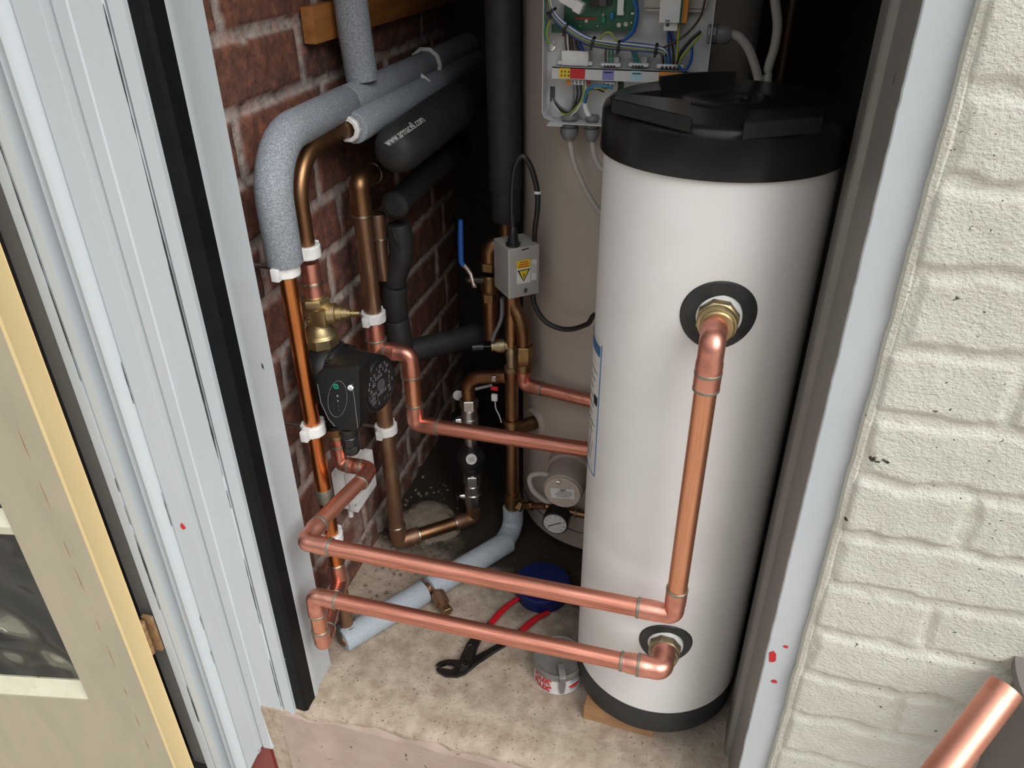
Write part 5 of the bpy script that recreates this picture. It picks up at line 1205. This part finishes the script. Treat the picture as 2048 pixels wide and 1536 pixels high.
for dy2 in (-.40, .40):
    b = MB(); b.rcyl((sX+.001, ym+dy2*hY, zm), (sX+.0026, ym+dy2*hY, zm), .0032, .0005, 12); build('screw', b, M['nickel'], fp_)
b = MB(); cp0 = at(697, 1012, Y=sY0+.012); b.cyl((cp0.x*.7+.008, sY0+.014, sZ0+.003), (cp0.x*.7+.008, sY0+.012, sZ0-.022), .0048, None, 12); lab(build('cable', b, M['whiteplastic'], sp), 'short cut white cable')

# ------------------------------------------------------------------ things on the floor
def k8(x, y, Z=.004): return at(860+x/4.8, 1100+y/4.8, Z=Z)
pl_ = thing('slip_joint_pliers', 'open black water pump pliers with red grips lying on the concrete', 'pliers', tuple(k8(300, 1130, 0)))
oB = [(58, 1158), (78, 1192), (150, 1228), (262, 1234), (338, 1206), (398, 1152), (450, 1100), (580, 1020), (790, 893), (960, 735), (930, 715), (760, 865), (560, 975), (420, 1050), (360, 1080), (300, 1120), (262, 1150), (205, 1178), (150, 1170), (90, 1150)]
oA = [(58, 1122), (95, 1092), (170, 1070), (255, 1074), (292, 1086), (305, 1030), (355, 915), (420, 842), (560, 710), (610, 720), (500, 860), (455, 935), (425, 1045), (398, 1110), (340, 1150), (290, 1160), (250, 1130), (215, 1108), (160, 1104), (85, 1140)]
b = MB(); b.prism([k8(x, y, .002) for x, y in oB], (0, 0, .007)); bmesh.ops.bevel(b.bm, geom=[e for e in b.bm.edges if abs(e.verts[0].co.z-e.verts[1].co.z) < .001], offset=.0012, segments=2, affect='EDGES'); jb = build('lower_jaw', b, M['steel'], pl_, fix=True)
b = MB(); b.prism([k8(x, y, .0065) for x, y in oA], (0, 0, .007)); bmesh.ops.bevel(b.bm, geom=[e for e in b.bm.edges if abs(e.verts[0].co.z-e.verts[1].co.z) < .001], offset=.0012, segments=2, affect='EDGES'); ja = build('upper_jaw', b, M['steel'], pl_)
b = MB(); sl2 = [k8(x, y, .0139) for x, y in ((325, 1085), (350, 1000), (372, 935), (392, 930), (390, 960), (372, 1020), (352, 1090))]; b.prism(sl2, (0, 0, .0004)); build('slot', b, M['ink'], ja)
b = MB(); b.tube([k8(x, y, .0142) for x, y in ((305, 1100), (330, 1010), (362, 915), (400, 905), (405, 960), (385, 1030), (365, 1095), (335, 1120), (305, 1100))], .0007, 6); build('slot_rim', b, M['nickel'], ja)
pz = k8(345, 1105, .010); b = MB(); b.rcyl(V((pz.x, pz.y, .0005)), V((pz.x, pz.y, .0155)), .0062, .001, 16); build('pivot', b, M['steel'], pl_)
for pts, zg_ in (([(560, 730), (592, 696), (640, 636), (700, 574), (770, 515), (852, 462)], .0095), ([(868, 790), (905, 752), (960, 702), (1040, 644), (1140, 596)], .0065)):
    P_ = smooth([k8(x, y, zg_) for x, y in pts], 5); n_ = len(P_); b = MB(); b.tube(P_, [.0048+.0016*math.sin(PI*min(i/(n_-1)*1.2, 1)) for i in range(n_-1)]+[.004], 14, True, .8); lab(build('grip', b, M['red'], pl_), 'red dipped grip')
b = MB()
for k in range(9):
    p = k8(80+k*14, 1146+ (k-4)**2*-.8, .0135); b.box(p, (.0012, .004, .0012))
    p = k8(85+k*13, 1160+(k-4)**2*.5, .0092); b.box(p, (.0012, .004, .0012))
b.bm.free()

fz0 = at(1110, 1390, Z=0); TR = .0415; tcx, tcy = at(1110, 1360, Z=.02).x, fz0.y+TR
Zt = at(1110, 1268, Y=tcy+TR).z; Zt = min(max(Zt, .045), .075)
tn = thing('flux_tin', 'small round tin with red lettering on a worn white label beside the white tank', 'tin', (tcx, tcy, 0))
tb_ = build('body', MB().lathe((tcx, tcy, 0), (0, 0, 1), [(0, TR-.0015), (.0015, TR), (.003, TR-.0008), (Zt-.012, TR-.0008)], 56), M['tinlabel'], tn)
b = MB(); b.lathe((tcx, tcy, Zt-.014), (0, 0, 1), [(0, TR+.0002), (.001, TR+.0012), (.012, TR+.0012), (.0138, TR+.0004), (.014, TR-.001), (.0125, TR-.003), (.0120, TR-.005), (.012, .001)], 56); ldt = build('lid', b, M['tin'], tn)
def wrap_cyl(s, size, z, ang, bold, mt, parent, nm='lettering', sx=1):
    me = text_mesh(s, size, bold); b = MB(); r = TR-.0002
    for v in me.vertices:
        th = ang+v.co.x*sx/r; v.co = V((tcx+r*math.cos(th), tcy+r*math.sin(th), z+v.co.y))
    b.bm.from_mesh(me); bpy.data.meshes.remove(me); return build(nm, b, M[mt], parent)
cdir = math.atan2(CAM.y-tcy, CAM.x-tcx)
hL = at(1090, 1352, Y=tcy-TR*.9)
wrap_cyl("FLUX'", .0155, Zt*.56, cdir-.72, .0011, 'redink', tb_, sx=.92)
wrap_cyl("FLUX'", .0155, Zt*.20, cdir-.72, .0011, 'redink', tb_, sx=.92)
for zz0 in (Zt*.385, Zt*.045):
    b = MB()
    for q in range(9):
        t0 = cdir-1.0+q*.075; b.quad(*[V((tcx+(TR-.0003)*math.cos(a), tcy+(TR-.0003)*math.sin(a), zz_)) for a, zz_ in ((t0, zz0), (t0+.045, zz0), (t0+.045, zz0+.0028), (t0, zz0+.0028))])
    build('print_line', b, M['dimink'], tb_)
for k in range(4):
    a0_ = cdir+.52; b = MB(); z = Zt*(.72-.09*k) if k < 3 else Zt*.2
    for q in range(8): 
        t0 = a0_+q*.045; b.quad(*[V((tcx+(TR-.0002)*math.cos(a), tcy+(TR-.0002)*math.sin(a), zz_)) for a, zz_ in ((t0, z), (t0+.03, z), (t0+.03, z+.002), (t0, z+.002))])
    build('print_line', b, M['blueink'], tb_)
b = MB(); ring = []
for i in range(24):
    q = 2*PI*i/24; a = cdir+.70+.26*math.cos(q); ring.append(V((tcx+(TR-.0003)*math.cos(a), tcy+(TR-.0003)*math.sin(a), Zt*.34+.0045*math.sin(q)*(1-.3*abs(math.cos(q))))))
cc_ = sum(ring, V())/24; od = V((math.cos(cdir+.7), math.sin(cdir+.7), 0))
vs_ = [b.bm.verts.new(p+od*.0) for p in ring]; c0 = b.bm.verts.new(V((tcx+(TR+.0006)*od.x, tcy+(TR+.0006)*od.y, Zt*.34)))
for i in range(24): b.bm.faces.new((vs_[i], vs_[(i+1) % 24], c0))
lab(build('red_badge', b, M['redink'], tb_), 'red oval badge')
sa = cdir+.16; so_ = V((math.cos(sa), math.sin(sa), 0)); su = V((-so_.y, so_.x, 0)); ct_ = V((tcx, tcy, 0))
path = [ct_+so_*(TR-.022)+V((0, 0, Zt+.0016)), ct_+so_*(TR-.002)+V((0, 0, Zt+.002)), ct_+so_*(TR+.003)+V((0, 0, Zt-.002)), ct_+so_*(TR+.0028)+V((0, 0, Zt*.5)), ct_+so_*(TR+.0022)+V((0, 0, .0075))]
b = MB(); A = []
for i, p in enumerate(path):
    w_ = .0052 if i < len(path)-1 else .003; t_ = V((0, 0, .0012)) if i == 0 else so_*.0012
    A.append([b.bm.verts.new(q) for q in (p+su*w_, p-su*w_, p-su*w_+t_, p+su*w_+t_)])
for i in range(len(A)-1): b.bridge(A[i], A[i+1])
b.cap(A[0], True); b.cap(A[-1])
tag(build('brush_handle', b, M['tin']), 'flat grey metal strip bent over the rim of the flux tin', 'brush handle')

bt_ = at(1085, 1176, Z=.015)
bt2 = thing('blue_tub', 'dark blue round plastic tub in shade on the floor behind the front pipes', 'tub', (bt_.x, bt_.y, 0))
build('body', MB().lathe((bt_.x, bt_.y, 0), (0, 0, 1), [(0, .047), (.002, .049), (.024, .050)], 40), M['bluetub'], bt2)
build('lid', MB().lathe((bt_.x, bt_.y, .023), (0, 0, 1), [(0, .0515), (.007, .0515), (.009, .050), (.0085, .045), (.0075, .001)], 40), M['bluetub'], bt2)

# lump of old mortar against the wall, crumbs of rubble
b = MB(); r = bmesh.ops.create_icosphere(b.bm, subdivisions=4, radius=1)
lc = at(858, 1040, Z=.015); lc = V((max(lc.x, .07), lc.y, .004))
for v in r['verts']:
    n_ = v.co.normalized(); k = 1+.25*noise.noise(n_*1.7+V((3, 1, 2)))+.12*noise.noise(n_*5)
    v.co = V((lc.x+n_.x*.062*k, lc.y+n_.y*.055*k, max(lc.z-.003+n_.z*.040*k, .0005)))
tag(build('mortar_lump', b, M['mortar_lump']), 'rough lump of old mortar on the floor behind the brown drop pipe', 'rubble')
b = MB(); rr = random.Random(3)
for k in range(170):
    if k < 110: x, y = .01+abs(rr.gauss(0, .05)), rr.uniform(.2, .62)
    else: x, y = rr.uniform(.05, .5), rr.uniform(.02, .5)
    s = rr.uniform(.0012, .0045) if k < 110 else rr.uniform(.0008, .0018); c = V((x, y, s*.5+.001)); q = bmesh.ops.create_icosphere(b.bm, subdivisions=1, radius=s)
    for v in q['verts']: v.co = c+V((v.co.x*rr.uniform(.7, 1.2), v.co.y*rr.uniform(.7, 1.2), v.co.z*rr.uniform(.5, .9)))
tag(build('rubble_crumbs', b, M['mortar_lump']), 'scattered crumbs of mortar and brick grit over the cupboard floor', 'rubble', None, 'stuff')

# ------------------------------------------------------------------ loose pipe and bin at the right
e1 = CAM+ray(2012, 1376)*.655; e0_ = CAM+ray(1880, 1550)*.640
dirp = (e0_-e1).normalized(); Lp = (e1.z+.285)/-dirp.z if dirp.z < -.05 else .6
foot = e1+dirp*Lp
lpz = thing('loose_pipe', 'loose cut length of bright copper pipe leaning at the bottom right corner', 'pipe', tuple(foot))
b = MB(); n = 36; pr_ = [(0, .0137), (Lp-.012, .0137), (Lp-.0115, .0136), (Lp-.0105, .0137), (Lp, .0136), (Lp, .0124), (Lp-.08, .0124)]
b.lathe(foot, -dirp, pr_, n, 0, False); build('tube', b, M['copper_loose'], lpz)
b = MB(); pr0 = CAM+ray(2078, 1440)*.745; bo = V((pr0.x+.135, pr0.y+.04, -.30)); hb_ = pr0.z+.30; b.lathe(bo, (0, 0, 1), [(0, .10), (.004, .105), (hb_-.02, .135), (hb_-.012, .142), (hb_, .142), (hb_, .134), (hb_-.02, .130), (.02, .10)], 56, 0, False)
gb = tag(build('plastic_bin', b, M['bingrey']), 'grey plastic bin cut off at the bottom right edge beside the loose copper pipe', 'bin')
# ------------------------------------------------------------------ light
w = bpy.data.worlds.new('overcast sky'); sc.world = w; w.use_nodes = True; nt = w.node_tree; bg = nt.nodes['Background']
tc = N(nt, 'ShaderNodeTexCoord'); sp = N(nt, 'ShaderNodeSeparateXYZ'); nt.links.new(tc.outputs['Generated'], sp.inputs[0])
rp = N(nt, 'ShaderNodeValToRGB'); nt.links.new(sp.outputs[2], rp.inputs[0])
rp.color_ramp.elements[0].position = 0.0; rp.color_ramp.elements[0].color = (.06, .058, .055, 1)
rp.color_ramp.elements[1].position = .85; rp.color_ramp.elements[1].color = (1.05, 1.09, 1.13, 1)
e = rp.color_ramp.elements.new(.12); e.color = (.16, .162, .165, 1)
e = rp.color_ramp.elements.new(.30); e.color = (.34, .35, .36, 1)
e = rp.color_ramp.elements.new(.50); e.color = (.85, .88, .91, 1)
rx = N(nt, 'ShaderNodeMapRange'); rx.inputs[1].default_value = -1; rx.inputs[2].default_value = 1; rx.inputs[3].default_value = .45; rx.inputs[4].default_value = 1.35; nt.links.new(sp.outputs[0], rx.inputs[0])
ml = N(nt, 'ShaderNodeMix', data_type='RGBA', blend_type='MULTIPLY'); ml.inputs[0].default_value = 1; nt.links.new(rp.outputs[0], ml.inputs[6]); nt.links.new(rx.outputs[0], ml.inputs[7])
nt.links.new(ml.outputs[2], bg.inputs[0]); bg.inputs[1].default_value = 1.0
sl = bpy.data.lights.new('hazy sun', 'SUN'); sl.energy = 2.0; sl.angle = math.radians(42); sl.color = (1, .99, .975)
so = bpy.data.objects.new('hazy sun', sl); COL.objects.link(so)
sd = V((-.71, .53, -.80)); so.rotation_euler = sd.to_track_quat('-Z', 'Y').to_euler()
sc.view_settings.view_transform = 'Standard'; sc.view_settings.look = 'None'; sc.view_settings.gamma = 1; sc.view_settings.exposure = 0.42
sc.view_settings.use_curve_mapping = False
